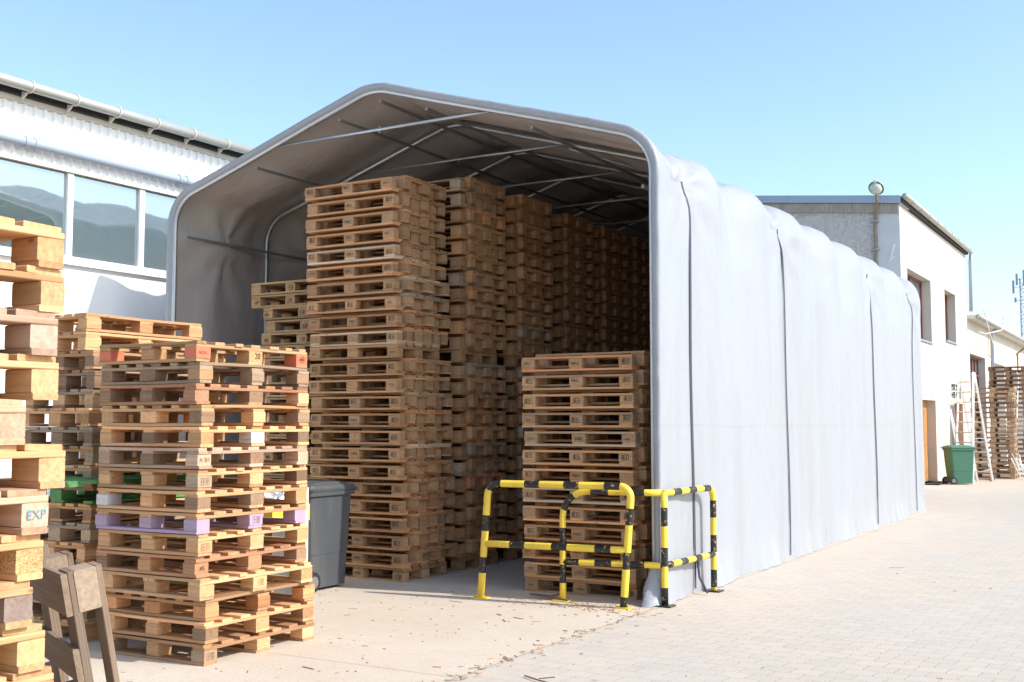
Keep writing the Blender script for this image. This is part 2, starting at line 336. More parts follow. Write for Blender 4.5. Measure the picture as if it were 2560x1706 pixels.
# ---------------------------------------------------------------- left building
LX = -11.45
def left_building():
    t = thing('factory_hall', 'white sheet-metal factory hall with ribbon windows and gutter on the left', 'building', (LX, 10, 0))
    def B(m, name, mats, par=t, **k):
        o = m.build(name, mats, par, **k); o.matrix_parent_inverse = Matrix.Translation((-LX, -10, 0)); return o
    Y0, Y1 = 3.0, 26.0
    m = MB()      # lower wall: flat sheets with shallow joints
    m.box(LX - .3, LX, Y0, Y1, 0, 3.549)
    for k in range(int((Y1 - Y0) / .9)): m.box(LX, LX + .004, Y0 + k * .9 - .006, Y0 + k * .9 + .006, .1, 3.40)
    B(m, 'lower_wall', WHITE_PAINT)
    # corrugated sheet above the windows
    def corr(z0, z1, name):
        m = MB(); p = .135; n = int((Y1 - Y0) / p); vs = []; pts = []
        for k in range(n):
            y = Y0 + k * p
            pts += [(0, y), (0, y + .078), (.032, y + .094), (.032, y + p - .016), (0, y + p)]
        for a, b in zip(pts[:-1], pts[1:]):
            if abs(a[1] - b[1]) < 1e-6: continue
            m.quad((LX + a[0], a[1], z0), (LX + b[0], b[1], z0), (LX + b[0], b[1], z1), (LX + a[0], a[1], z1))
        B(m, name, WHITE_PAINT)
    corr(4.72, 5.349, 'corrugated_wall')
    m = MB(); m.box(LX - .3, LX - .004, Y0, Y1, 4.70, 5.6); B(m, 'upper_wall', WHITE_PAINT)
    m = MB(); m.box(LX - .02, LX + .05, Y0, Y1, 5.35, 5.41); B(m, 'flashing', CREAM)
    m = MB(); m.box(LX - .02, LX + .05, Y0, Y1, 4.665, 4.715); B(m, 'window_head_flashing', CREAM)
    m = MB(); m.box(LX - .02, LX + .10, Y0, Y1, 5.412, 5.504); B(m, 'eaves_board', FASCIA)
    m = MB(); m.add([(LX + .2, Y0, 5.545), (LX + .2, Y1, 5.545), (LX - 9, Y1, 6.2), (LX - 9, Y0, 6.2), (LX + .2, Y0, 5.505), (LX + .2, Y1, 5.505), (LX - 9, Y1, 6.1), (LX - 9, Y0, 6.1)],
          [(0, 1, 2, 3), (7, 6, 5, 4), (0, 4, 5, 1), (2, 6, 7, 3), (1, 5, 6, 2), (0, 3, 7, 4)]); B(m, 'roof', FASCIA)
    m = MB(); m.box(LX - 9, LX - .302, Y0, Y0 + .2, 0, 5.6); B(m, 'end_wall', WHITE_PAINT)
    # windows
    ys = [9.03 - 1.1 * k for k in range(6, 0, -1)] + [9.03 + 1.1 * k for k in range(0, 13)]
    m = MB(); m.box(LX - .09, LX - .05, Y0, Y1, 3.5, 4.7); B(m, 'window_recess', DARK)
    for a, b in zip(ys[:-1], ys[1:]):
        f = MB()
        f.box(LX - .04, LX + .02, a - .04, a + .04, 3.65, 4.66)
        B(f, 'window_mullion', WHITE_FRAME)
        gl = MB(); gl.box(LX - .035, LX - .02, a + .041, b - .041, 3.652, 4.662); B(gl, 'pane', GLASS)
    m = MB(); m.box(LX - .04, LX + .06, Y0, Y1, 3.55, 3.649); B(m, 'window_sill', WHITE_FRAME)
    # gutter
    gt = MB(); gx, gz, r = LX + .24, 5.495, .062
    gt.tube([(gx, Y0, gz), (gx, 9, gz), (gx, 12.15, gz)], r, 20); gtr = B(gt, 'gutter', ZINC, smooth=True)
    gt = MB(); gt.tube([(gx, 12.155, gz), (gx, 12.25, gz)], r + .012, 20); gt.tube([(gx, 12.26, gz), (gx, 12.3, gz)], r + .004, 20); B(gt, 'gutter_end_cap', ZINC, smooth=True)
    y = 8.27
    while y > Y0: y -= .62
    while y < 11.9:
        b = MB(); b.tube([(gx + (r + .006) * cos(a), y, gz + (r + .006) * sin(a)) for a in [radians(q) for q in range(-150, 91, 20)]], .009, 6)
        b.add([(gx - .16, y - .012, gz - .03), (gx - .05, y - .012, gz - .06), (gx - .14, y - .012, gz - .13),
               (gx - .16, y + .012, gz - .03), (gx - .05, y + .012, gz - .06), (gx - .14, y + .012, gz - .13)],
              [(0, 1, 2), (5, 4, 3), (0, 3, 4, 1), (1, 4, 5, 2), (2, 5, 3, 0)])
        B(b, 'gutter_bracket', CREAM); y += .62
    # horizontal plastic pipe with couplings
    px, pz = LX + .11, 4.885
    b = MB(); b.tube([(px, Y0, pz + .01), (px, 8.6, pz), (px, 13, pz - .01), (px, 18, pz)], .06, 18); B(b, 'plastic_pipe', PVC, smooth=True)
    for y in (6.1, 8.42, 10.75, 13.1):
        b = MB(); b.tube([(px, y - .13, pz), (px, y - .07, pz)], .069, 18); b.tube([(px, y, pz), (px, y + .03, pz)], .068, 18)
        b.tube([(px, y + .015, pz - .085), (px, y + .015, pz + .085)], .008, 8); b.box(LX, px - .05, y + .002, y + .028, pz - .012, pz + .012)
        B(b, 'pipe_clamp', PVC, smooth=False)
    # antenna wire along the gutter
    b = MB(); b.tube([(gx, 9.4, gz + .085), (gx, 10.2, gz + .12), (gx, 11.0, gz + .085)], .004, 5); B(b, 'wire', ALU)
left_building()

# ---------------------------------------------------------------- storage tent
TC, TH = -7.315, 3.145
ARCH = [9.75 + 1.65 * k for k in range(9)]
def profile(off=0.0, n_wall=36, n_arc=10, n_roof=22):
    """points (dx, z, nx, nz) from right base over the roof to the left base"""
    sl = math.atan(.31); zs = 4.36; r1, r2 = .46, .7
    d1 = r1 * math.tan((pi / 2 - sl) / 2); apex = zs + TH * math.tan(sl); d2 = r2 * math.tan(sl)
    P = []
    for i in range(n_wall + 1): P.append((TH, (zs - d1) * i / n_wall, 1.0, 0.0))
    c1 = (TH - r1, zs - d1)
    for i in range(1, n_arc + 1):
        a = (pi / 2 - sl) * i / n_arc; P.append((c1[0] + r1 * cos(a), c1[1] + r1 * sin(a), cos(a), sin(a)))
    e = P[-1]; nx, nz = sin(sl), cos(sl)
    q = (d2 * cos(sl), apex - d2 * sin(sl))
    for i in range(1, n_roof + 1): t = i / n_roof; P.append((e[0] + (q[0] - e[0]) * t, e[1] + (q[1] - e[1]) * t, nx, nz))
    c2 = (0, q[1] - r2 * cos(sl))
    for i in range(1, 5): a = sl * (1 - i / 4); P.append((r2 * sin(a), c2[1] + r2 * cos(a), sin(a), cos(a)))
    L = [(-x, z, -nx, nz) for (x, z, nx, nz) in reversed(P[:-1])]
    return [(x + nx * off - .13 * smoothstep(4.5, 5.25, z), z + nz * off if z > .01 else z, nx, nz) for (x, z, nx, nz) in P + L]
SLITS = [10.6, 13.85, 18.8, 22.1]
_cr = random.Random(19)
CREASES = [(ARCH[0] + 13.2 * (k + _cr.random()) / 26, _cr.uniform(.005, .014), _cr.uniform(.03, .08), _cr.uniform(.3, 2.6), _cr.uniform(2.2, 4.6), _cr.uniform(-.06, .06)) for k in range(26)]
def sag(x, z, nx, Y):
    """outward displacement of the sheet"""
    k = (Y - ARCH[0]) / 1.65; u = k - math.floor(k); w = (1 - cos(2 * pi * u)) / 2
    b = int(max(0, min(7, math.floor(k)))); am = [1.0, 1.15, .9, 1.1, .95, 1.0, .9, .8][b]
    side = 1 if x > 0 else -1
    if nx * side > .999:
        A = .012 + .022 * smoothstep(.6, 2.5, z) + .10 * smoothstep(3.3, 4.05, z) * (1 - (.93 * max(exp(-((Y - q_) / .3) ** 2) for q_ in SLITS) if side > 0 else 0)); fold = smoothstep(0, .6, z)
    else: A = .10 + .054 * smoothstep(.3, .95, abs(nx)); fold = .5
    d = -A * w * am
    s = side * 13.0
    if abs(nx) > .55:      # long soft creases hanging from the frame
        for (yc, a_, wd_, z0_, z1_, tl) in CREASES:
            dy = Y - yc - tl * (z - 2); 
            if abs(dy) < wd_ * 3 and z0_ < z < z1_: d += (a_ if a_ > .009 else -a_) * exp(-(dy / wd_) ** 2) * smoothstep(z0_, z0_ + .6, z) * smoothstep(z1_, z1_ - .7, z)
        ya = ARCH[0] + round(k) * 1.65; d += .010 * exp(-abs(Y - ya) / .05) * smoothstep(2.0, 3.8, z)
    f = .005 * sin(2 * pi * (Y * 1.5 + z * .07) + s) + .0035 * sin(2 * pi * (Y * 2.7 - z * .2) + s * 2) * (.5 + noise.noise(Vector((Y, z * .4, 5)))) + .030 * (noise.noise(Vector((Y * 1.6 + s, z * .35, 3.1))))
    f += .02 * noise.noise(Vector((Y * .9, z * .25 + s, 9.1)))
    if side > 0 and abs(nx) > .9: f *= 1 - .85 * max(exp(-((Y - q_) / .28) ** 2) for q_ in SLITS)
    d += f * fold * (1 if abs(nx) > .9 else .7) * (.25 + .75 * w ** .5)
    # radiating creases from where straps pull the sheet in
    for ys in SLITS:
        dy, dz = Y - ys, z - 4.05
        rr = sqrt(dy * dy + dz * dz)
        if rr < 1.5 and side > 0:
            th = math.atan2(dz, dy); d += .022 * sin(th * 9 + ys) * exp(-((rr - .35) / .4) ** 2); d -= .07 * exp(-(rr / .16) ** 2)
        if side > 0 and abs(dy) < .35 and z < 4.1: d -= .006 * exp(-abs(dy) / .05)
    for ka, ya in enumerate(ARCH[:8]):
        dy, dz = Y - (ya + .82), z - 3.85; rr = sqrt(dy * dy + dz * dz)
        if rr < 1.2 and side < 0: d += .02 * sin(math.atan2(dz, dy) * 8 + ka) * exp(-((rr - .4) / .35) ** 2); d -= 0
        if abs(z - 3.88) < .5 and side < 0 and abs(nx) > .9: d -= .018 * exp(-(dz / .06) ** 2)
    if z < .42:  # hem bunches up on the ground
        q = (1 - z / .42); hem = .035 + .09 * noise.noise(Vector((Y * 1.1, 2.2 + s, 0))) + .05 * noise.noise(Vector((Y * 4.3, 5.2 + s, 0)))
        q *= (1 - max(exp(-((Y - q_) / .25) ** 2) for q_ in SLITS)) if side > 0 else 1
        d += max(.0, hem) * q ** 1.6 + .03 * q * noise.noise(Vector((Y * 8, z * 9, s)))
    return d
def tent():
    t = thing('storage_tent', 'long pale grey tarpaulin storage tent with open front and stacked pallets inside', 'tent', (TC, ARCH[0], 0), radians(.6))
    inv = Matrix.Translation((-TC, -ARCH[0], 0))
    def B(m, name, mats, smooth=True, par=t):
        o = m.build(name, mats, par, smooth=smooth); o.matrix_parent_inverse = inv.copy() if par is t else Matrix(); return o
    ys = [ARCH[0] + .05 * i for i in range(int((ARCH[-1] - ARCH[0]) / .05) + 1)]
    for s in SLITS: ys += [s + q for q in (-.03, -.015, -.006, .006, .015, .03)]
    ys = sorted(set(round(y, 4) for y in ys if y <= ARCH[-1]))
    for layer, (off, mat, nm) in enumerate(((.045, TARP_OUT, 'outer_sheet'), (.028, TARP_IN, 'inner_lining'))):
        P = profile(off); m = MB(); vs = []; n = len(P)
        rows = list(ys)
        extra = [(-.085, .07), (-.08, .0), (-.045, -.03), (-.01, -.028)] if layer == 0 else []
        for (o2, dy) in extra:
            for (x, z, nx, nz) in P:
                wob = .006 * noise.noise(Vector((x * 9, z * 9, dy * 50)))
                fl = .03 * (1 - z / .42) ** 2 if z < .42 else 0
                vs.append((TC + x + nx * (o2 + wob + fl), ARCH[0] + dy - fl * 1.2 + wob, max(0.006, z + nz * o2 + wob)))
        for y in rows:
            for (x, z, nx, nz) in P:
                d = sag(x, z, nx, y); zz = z + nz * d
                if z < .42: zz = max(.006, z + .02 * noise.noise(Vector((y * 5, x, z * 4))) * (1 - z / .42))
                if z < .01: zz = .006 if layer == 0 else .01
                vs.append((TC + x + nx * d, y, zz))
        R = len(rows) + len(extra); fs = []
        for i in range(R - 1):
            for j in range(n - 1):
                a = i * n + j
                fs.append((a, a + n, a + n + 1, a + 1) if layer == 0 else (a, a + 1, a + n + 1, a + n))
        m.add(vs, fs); B(m, nm, mat)
    # back wall
    P = profile(.03); m = MB(); yb = ARCH[-1] + .02
    vs = [(TC + x, yb, z) for (x, z, _, _) in P] + [(TC, yb, 2.2)]; c = len(vs) - 1
    m.add(vs, [(i, i + 1, c) for i in range(len(P) - 1)] + [(len(P) - 1, 0, c)]); B(m, 'back_wall', TARP_IN, False)
    # loose hem sticking out at the far corner and near leg
    for (hx, hy, sc) in ((-4.30, 23.0, .6), (-4.205, 9.76, .85)):
        m = MB(); vs = []; N = 14; M = 8
        for i in range(M + 1):
            for j in range(N):
                a = 2 * pi * j / N; rr = sc * (.22 * (1 - i / M) ** 1.3 + .075) * (1 + .25 * sin(a * 3 + i * .5) + .12 * sin(a * 7 + i))
                vs.append((hx + rr * cos(a) * .55, hy + rr * sin(a) * .8, .008 + .42 * sc * (i / M) ** 1.3 + .012 * sin(a * 5)))
        fs = [(i * N + j, i * N + (j + 1) % N, (i + 1) * N + (j + 1) % N, (i + 1) * N + j) for i in range(M) for j in range(N)]
        m.add(vs, fs); B(m, 'bunched_hem', TARP_OUT)
    # frame
    for k, y in enumerate(ARCH):
        P = profile(-.04, 6, 8, 4); m = MB(); yy = y + (.03 if k == 0 else 0)
        m.tube([(TC + x, yy, z) for (x, z, _, _) in P], .03, 10); B(m, 'arch', GALV)
        zt = 4.86; xt = 1.5
        m = MB(); m.tube([(TC - 1.52, yy + .05, zt - .02), (TC + 1.38, yy + .05, zt)], .019, 8)
        m.tube([(TC - .1, yy + .05, zt - .05), (TC - .1, yy + .05, zt + .04)], .008, 6); B(m, 'tie_bar', GALV)
    def onp(frac):  # point on inside of the arch
        P = profile(-.085); L = [0]
        for a, b in zip(P[:-1], P[1:]): L.append(L[-1] + sqrt((a[0] - b[0]) ** 2 + (a[1] - b[1]) ** 2))
        tt = frac * L[-1]
        for i in range(len(L) - 1):
            if L[i + 1] >= tt: break
        q = (tt - L[i]) / (L[i + 1] - L[i]); a, b = P[i], P[i + 1]
        return (a[0] + (b[0] - a[0]) * q, a[1] + (b[1] - a[1]) * q, a[2], a[3])
    P = profile(-.14); tot = sum(sqrt((a[0] - b[0]) ** 2 + (a[1] - b[1]) ** 2) for a, b in zip(P[:-1], P[1:]))
    targets = []
    for X in (-9.15, -7.95, -7.42, -6.78, -5.55):
        x = X - TC; best = min((abs(p[0] - x), p) for p in P if p[1] > 4.0)[1]; targets.append((best[0], best[1]))
    targets += [(-TH + .185, 3.9), (TH - .15, 3.9)]
    PUR_M = simple('dull_purlin_steel', (.26, .255, .25), .5, .4, .3, .15)
    for (x, z) in targets:
        m = MB(); m.box(TC + x - .014, TC + x + .014, ARCH[0] + .07, ARCH[-1], z - .015, z + .015); B(m, 'purlin', PUR_M, False)
    for ya, yb in ((ARCH[1], ARCH[2]), (ARCH[4], ARCH[5])):     # wind bracing
        a = onp(.40); b = onp(.30); m = MB(); m.tube([(TC + a[0], ya, a[1]), (TC + b[0], yb, b[1])], .012, 6); B(m, 'brace', GALV)
    for q_, s in enumerate(SLITS):   # dark lacing strips in the joints between the sheets
        m = MB(); N = 46; wd = (.020, .012, .018, .014)[q_]; vs = []
        for i in range(N + 1):
            z = .05 + (4.08 - .05) * i / N; yy = s + .010 * noise.noise(Vector((s, z * .8, 0))) + .006 * sin(z * .9 + s)
            X = TC + TH + .045 + sag(TH, z, 1.0, yy); k = wd * (.85 + .3 * abs(noise.noise(Vector((s, z * 2.5, 4))))) * (1.0 if z > .45 else .5)
            vs += [(X + .010, yy - k, z), (X + .024, yy, z), (X + .010, yy + k, z)]
        m.add(vs, [f for i in range(N) for f in ((i * 3, i * 3 + 1, i * 3 + 4, i * 3 + 3), (i * 3 + 1, i * 3 + 2, i * 3 + 5, i * 3 + 4))]); B(m, 'lacing_cord', CORD)
    m = MB(); m.tube([(TC + TH + .06, SLITS[0], .35), (TC + TH + .09, SLITS[0] - .02, .16), (TC + TH + .18, SLITS[0] - .05, .02)], .012, 6)
    B(m, 'strap_end', CORD)
tent()

# ---------------------------------------------------------------- pallets
def rj(r, a): return r.uniform(-a, a)
def gen_pallet(Lx, Ly, seed, nb=5, bw=None, worn=.5, block=(.145, .1), far=False, bottom='x', open_deck=0):
    """boards of the deck run along x; stringers along y.  returns meshes deck, blocks[9], bottoms[3]"""
    r = random.Random(seed); sg = 1 if far else 4; ch = .0005 if far else .003
    kw = dict(segs=sg, ch=ch)
    bl, bwid = block
    xs = [-(Lx - bl) / 2, 0, (Lx - bl) / 2]; widths = [bwid, .145, bwid]; ysb = [-(Ly - bwid) / 2, 0, (Ly - bwid) / 2]
    deck = MB()
    for x in xs:
        deck.board((x + rj(r, .004), rj(r, .004), .111), Ly - abs(rj(r, .01)), bl - .01, .022, 'y', tint=r.uniform(.8, 1.1), rot=rj(r, .006 * worn), seed=r.random() * 9, **kw)
    if bw is None: bw = [.145, .1, .145, .1, .145] if nb == 5 else [r.choice((.08, .1, .1, .12)) for _ in range(nb)]
    tot = sum(bw); gap = (Ly - tot) / (nb - 1); y = -Ly / 2
    for i in range(nb):
        deck.board((rj(r, .006 * worn), y + bw[i] / 2 + rj(r, .004), .133), Lx - abs(rj(r, .02 * worn)), bw[i] - r.random() * .01, .022, 'x', bend=rj(r, .006 * worn), twist=rj(r, .06 * worn),
                   rot=rj(r, .008 * worn), tint=r.choice([.75, .9, 1.0, 1.05, 1.15]) * r.uniform(.93, 1.05), seed=r.random() * 9, **kw)
        y += bw[i] + gap
    blocks = []
    for x in xs:
        for yy, wd in zip(ysb, widths):
            b = MB(); b.board((0, 0, 0), bl - r.random() * .006, wd - r.random() * .006, .078, 'x', rot=rj(r, .05 * worn), seed=r.random() * 9, segs=1, ch=ch + .001, tint=r.uniform(.85, 1.1))
            blocks.append((b, (x + rj(r, .006 * worn), yy + rj(r, .006 * worn), .061), wd))
    bots = []
    for i in range(3):
        b = MB()
        if bottom == 'x': b.board((0, ysb[i] + rj(r, .004), .011), Lx - abs(rj(r, .01)), widths[i] - .004, .022, 'x', bend=rj(r, .004 * worn), tint=r.uniform(.8, 1.12), seed=r.random() * 9, **kw)
        else: b.board((xs[i] + rj(r, .004), 0, .011), Ly - abs(rj(r, .01)), bl - .02, .022, 'y', bend=rj(r, .004 * worn), tint=r.uniform(.8, 1.12), seed=r.random() * 9, **kw)
        bots.append(b)
    return deck, blocks, bots
LIB = {}
def lib(kind, n):
    out = []
    for k in range(n):
        if kind == 'eur': d, bl, bt = gen_pallet(1.2, .8, 100 + k, worn=.5)
        elif kind == 'eurworn': d, bl, bt = gen_pallet(1.2, .8, 200 + k, worn=1.3)
        elif kind == 'ind': d, bl, bt = gen_pallet(1.0, 1.16, 300 + k, nb=7, worn=1.3, block=(.12, .13))
        else: d, bl, bt = gen_pallet(1.16, 1.0, 400 + k, nb=6, worn=1.3, block=(.13, .12), bottom='y')
        mats = [WOOD, CHIP, PAINT]
        dm = d.mesh('deck', mats); bm = [(b.mesh('block', mats), p, wd) for b, p, wd in bl]; tm = [b.mesh('bottom_board', mats) for b in bt]
        out.append((dm, bm, tm))
    LIB[kind] = out
for kd, n in (('eur', 4), ('eurworn', 4), ('ind', 5), ('indrot', 3)): lib(kd, n)
MATVAR = {}
def with_mat(me, mi):
    """mesh data carrying only the requested material (shared per pair)"""
    key = (me.name, mi)
    if mi == 0: return me
    if key not in MATVAR:
        c = me.copy(); c.polygons.foreach_set('material_index', [mi] * len(c.polygons)); MATVAR[key] = c
    return MATVAR[key]
ORD1 = ['', 'first', 'second', 'third', 'fourth', 'fifth', 'sixth', 'seventh', 'eighth', 'ninth', 'tenth', 'eleventh', 'twelfth', 'thirteenth', 'fourteenth', 'fifteenth',
        'sixteenth', 'seventeenth', 'eighteenth', 'nineteenth']
def ordinal(n):
    if n == 1: return 'topmost'
    if n < 20: return ORD1[n]
    tens = {2: ('twentieth', 'twenty'), 3: ('thirtieth', 'thirty'), 4: ('fortieth', 'forty')}[n // 10]
    return tens[0] if n % 10 == 0 else tens[1] + '-' + ORD1[n % 10]
def place_pallet(kind, var, loc, rz, label, group, col, inverted=False, block_col=None, chip=True, paint=None, tilt=None):
    dm, bm, tm = LIB[kind][var % len(LIB[kind])]
    t = thing('wooden_pallet', label, 'pallet', loc, rz, group)
    if inverted: t.rotation_euler = (0, pi, rz)
    if tilt: t.rotation_euler = tilt
    paint = paint or {}
    link('deck', dm, t, col=col)
    bc = block_col or col; bl = []
    for i, (me, p, wd) in enumerate(bm):
        if i in paint: o = link('block', with_mat(me, 2), t, p, col=paint[i]); o['label'] = 'painted pallet block'
        else: o = link('block', with_mat(me, 1 if chip else 0), t, p, col=bc)
        bl.append((o, wd))
    for i, me in enumerate(tm):
        if ('b', i) in paint: link('bottom_board', with_mat(me, 2), t, col=paint[('b', i)])
        else: link('bottom_board', me, t, col=col)
    if 'deckpaint' in paint: t.children[0].data = with_mat(dm, 2); t.children[0].color = (*paint['deckpaint'], 1)
    return t, bl
# stamps ------------------------------------------------------------------
def text_mesh(txt, size, mat, name='stamp', squash=1.0):
    cu = bpy.data.curves.new(name, 'FONT'); cu.body = txt; cu.size = size; cu.align_x = 'CENTER'; cu.align_y = 'CENTER'
    o = bpy.data.objects.new('tmp', cu); COL.objects.link(o)
    dg = bpy.context.evaluated_depsgraph_get(); me = bpy.data.meshes.new_from_object(o.evaluated_get(dg))
    bpy.data.objects.remove(o); bpy.data.curves.remove(cu); me.name = name; me.materials.clear(); me.materials.append(mat)
    for v in me.vertices: v.co = (v.co.x * squash, 0, v.co.y)      # upright, facing -y
    return me
S739 = text_mesh('739N', .042, INK, squash=.95); SHGH = text_mesh('HGH', .030, INK); S20 = text_mesh('20', .062, INK); SEXP = text_mesh('EXP', .043, INKB)
SASH = text_mesh('A SH', .045, INKF); SAS = text_mesh('AS', .04, INK); SCODE = text_mesh('NOKO', .03, INKR); SBIG = text_mesh('EUR', .035, INK)
def box_stamp():
    m = MB(); w, h, t = .038, .024, .0035
    for (a, b, c, d) in ((-w, w, -h, -h + t), (-w, w, h - t, h), (-w, -w + t, -h, h), (w - t, w, -h, h), (.006, .009, -h, h), (-.026, -.004, -.002, .003), (-.017, -.013, -.016, .018),
                         (.013, .032, .006, .014), (.013, .032, -.006, .001), (.013, .026, -.017, -.011)):
        m.quad((a, 0, c), (b, 0, c), (b, 0, d), (a, 0, d))
    return m.mesh('stamp', INK)
SBOX = box_stamp()
def oval_stamp():
    m = MB(); pts = [(.036 * cos(a), 0, .024 * sin(a)) for a in [2 * pi * k / 28 for k in range(29)]]
    m.tube(pts, .0016, 4, caps=False)
    for x in (-.018, -.006, .006, .018): m.box(x - .0025, x + .0025, -.0005, .0005, -.012, .012)
    m.box(-.018, .018, -.0006, .0004, -.002, .002); return m.mesh('stamp', INK)
SOVAL = oval_stamp()
SBOXF = SBOX.copy(); SBOXF.materials[0] = INKF
def stamp(block, wd, me, face='y', dx=0, dz=0, half=None, flip=False):
    o, w_ = block, wd
    s = link('stamp', me, o)
    if face == 'y': s.location = (dx, -(w_ / 2 + .0015), dz)
    elif face == 'x': s.location = ((half or .0725) + .0015, dx, dz); s.rotation_euler = (0, 0, pi / 2)
    if flip: s.rotation_euler = (0, pi, s.rotation_euler[2])
    return s

BROWN = (.57, .335, .18); BLKC = (.50, .305, .17)
def vary(c, r, a=.12):
    k = 1 + r.uniform(-a, a); h = r.uniform(-.05, .05); return (c[0] * k * (1 + h), c[1] * k, c[2] * k * (1 - h))
def nested_stack(x1, y0, nlow, nup, stack_phrase, group, seed, lean=(0, 0), stamps=False, single=None, far=None, col=BROWN):
    """right front corner x1,y0; pairs of an inverted and an upright pallet; returns list bottom to top"""
    r = random.Random(seed); seq = []; z = 0.0
    xc = x1 - .6
    seq.append(('up', xc - .0, y0 + .42, 0)); z = .146
    for k in range(nlow + nup):
        if k == nlow and single: seq.append(('up', xc, y0 + .41, z)); z += .147
        seq.append(('inv', xc + rj(r, .012), y0 + .4 + rj(r, .012), z)); seq.append(('nest', xc + .045 + rj(r, .02), y0 + .4 + .16 + rj(r, .01), z + .0425)); z += .1835
    H = z; n = len(seq); out = []
    for i, (kd, x, y, zz) in enumerate(seq):
        fx = lean[0] * zz / 4.3; fy = lean[1] * zz / 4.3; rz = rj(r, .012)
        c = vary(r.choice([col] * 6 + [(.56, .43, .31), (.60, .31, .16)]), r, .16); lab = 'wooden pallet, %s from top of %s' % (ordinal(n - i), stack_phrase)
        if i == n - 1: lab = 'brown wooden pallet, topmost one of %s' % stack_phrase
        inv = kd == 'inv'; loc = (x + fx, y + fy, zz + (.144 if inv else 0))
        if far is not None:
            o = link('wooden_pallet', far[r.randrange(len(far))], None, loc, (0, pi if inv else 0, rz), c); tag(o, lab, 'pallet', group); continue
        t, bl = place_pallet('eur', r.randrange(4), loc, rz, lab, group, c, inv, vary(BLKC, r, .15))
        if stamps and kd in ('inv', 'up'):
            # front row blocks are those with smallest y: indices 0,3,6 (x -,0,+)
            L, M, Rr = bl[0], bl[3], bl[6]
            if inv: L, Rr = Rr, L
            if r.random() < .85: stamp(*M, S739 if r.random() < .8 else SBOX, dz=rj(r, .01), dx=rj(r, .015))
            if r.random() < .85: stamp(*L, SHGH if r.random() < .35 else SBOX, dz=rj(r, .012), dx=rj(r, .015))
            if r.random() < .85: stamp(*Rr, SBOX if r.random() < .8 else SHGH, dz=rj(r, .012), dx=rj(r, .015))
    return H
def whole_mesh(seed):
    d, bl, bt = gen_pallet(1.2, .8, seed, far=True, worn=.6)
    for b, p, wd in bl: d.add([(v[0] + p[0], v[1] + p[1], v[2] + p[2]) for v in b.v], b.f, 1, b.t[0], b.g)
    for b in bt: d.add(b.v, b.f, 0, b.t[0], b.g)
    return d
FARM = [whole_mesh(500 + k) for k in range(5)]; FARME = [m.mesh('wooden_pallet', [WOOD, CHIP]) for m in FARM]
G_T = 'pallets stacked inside the tent'
# tall front stack and the low one behind the barrier
nested_stack(-7.02, 9.77, 12, 10, 'the tall stack at the tent mouth', G_T, 11, lean=(-.17, -.02), stamps=True, single=True)
nested_stack(-4.45, 9.90, 12, 0, 'the chest-high stack by the right tent leg', G_T, 12, lean=(-.03, 0), stamps=True)
nested_stack(-7.04, 10.90, 12, 11, 'the second tall stack behind the tent mouth', G_T, 13, lean=(0, -.03), single=True, far=FARME)
nested_stack(-7.04, 12.06, 12, 11, 'the third tall stack behind the tent mouth', G_T, 14, single=True, far=FARME)
def deep_rows():
    r = random.Random(5); m = MB()
    for (y0, x1) in ((13.32, -7.06), (14.45, -7.04), (15.55, -7.05), (16.66, -7.04), (17.8, -7.05), (18.95, -7.04), (20.1, -7.05)):
        z = 0.0
        for k in range(24):
            for inv in (True, False):
                src = r.choice(FARM); cx, cy = x1 - .6 + rj(r, .015) + (0 if inv else .04), y0 + (.4 if inv else .56) + rj(r, .01); cz = z + (.144 if inv else .0425)
                tt = r.uniform(.85, 1.1)
                f = (lambda v: (cx - v[0], cy + v[1], cz - v[2])) if inv else (lambda v: (cx + v[0], cy + v[1], cz + v[2]))
                o = len(m.v); m.v += [f(v) for v in src.v]; m.f += [tuple(i + o for i in fc) for fc in src.f]; m.m += src.m; m.t += [t * tt for t in src.t]; m.g += src.g
            z += .1865
    o = m.build('pallet_rows', [WOOD, CHIP], col=BROWN); tag(o, 'dark rows of brown pallets filling the far depth of the tent', 'pallet rows', G_T, 'stuff')
deep_rows()
# second column, left of the tall stack, single stacked, two on top stick out to the left
def left_column():
    r = random.Random(21); n = 22; p = .1505
    for i in range(n):
        top = i >= n - 2; x = -9.24 + .6 + rj(r, .03) - (.2 if top else 0); c = vary((.42, .30, .18), r)
        lab = 'wooden pallet, %s from top of the stack left of the tall tent stack' % ordinal(n - i)
        if i == n - 2: lab = 'pallet jutting out leftward just below the top one, beside the tall tent stack'
        if i == n - 1: lab = 'topmost pallet jutting out leftward beside the tall tent stack'
        t, bl = place_pallet('eur', i, (x, 10.02 + .4 + rj(r, .02), i * p + .002), rj(r, .02), lab, G_T, c, False, vary(BLKC, r))
        if r.random() < .8: stamp(*bl[0], SOVAL, dx=rj(r, .02))
        if r.random() < .8: stamp(*bl[3], SBOX, dx=rj(r, .02))
left_column()

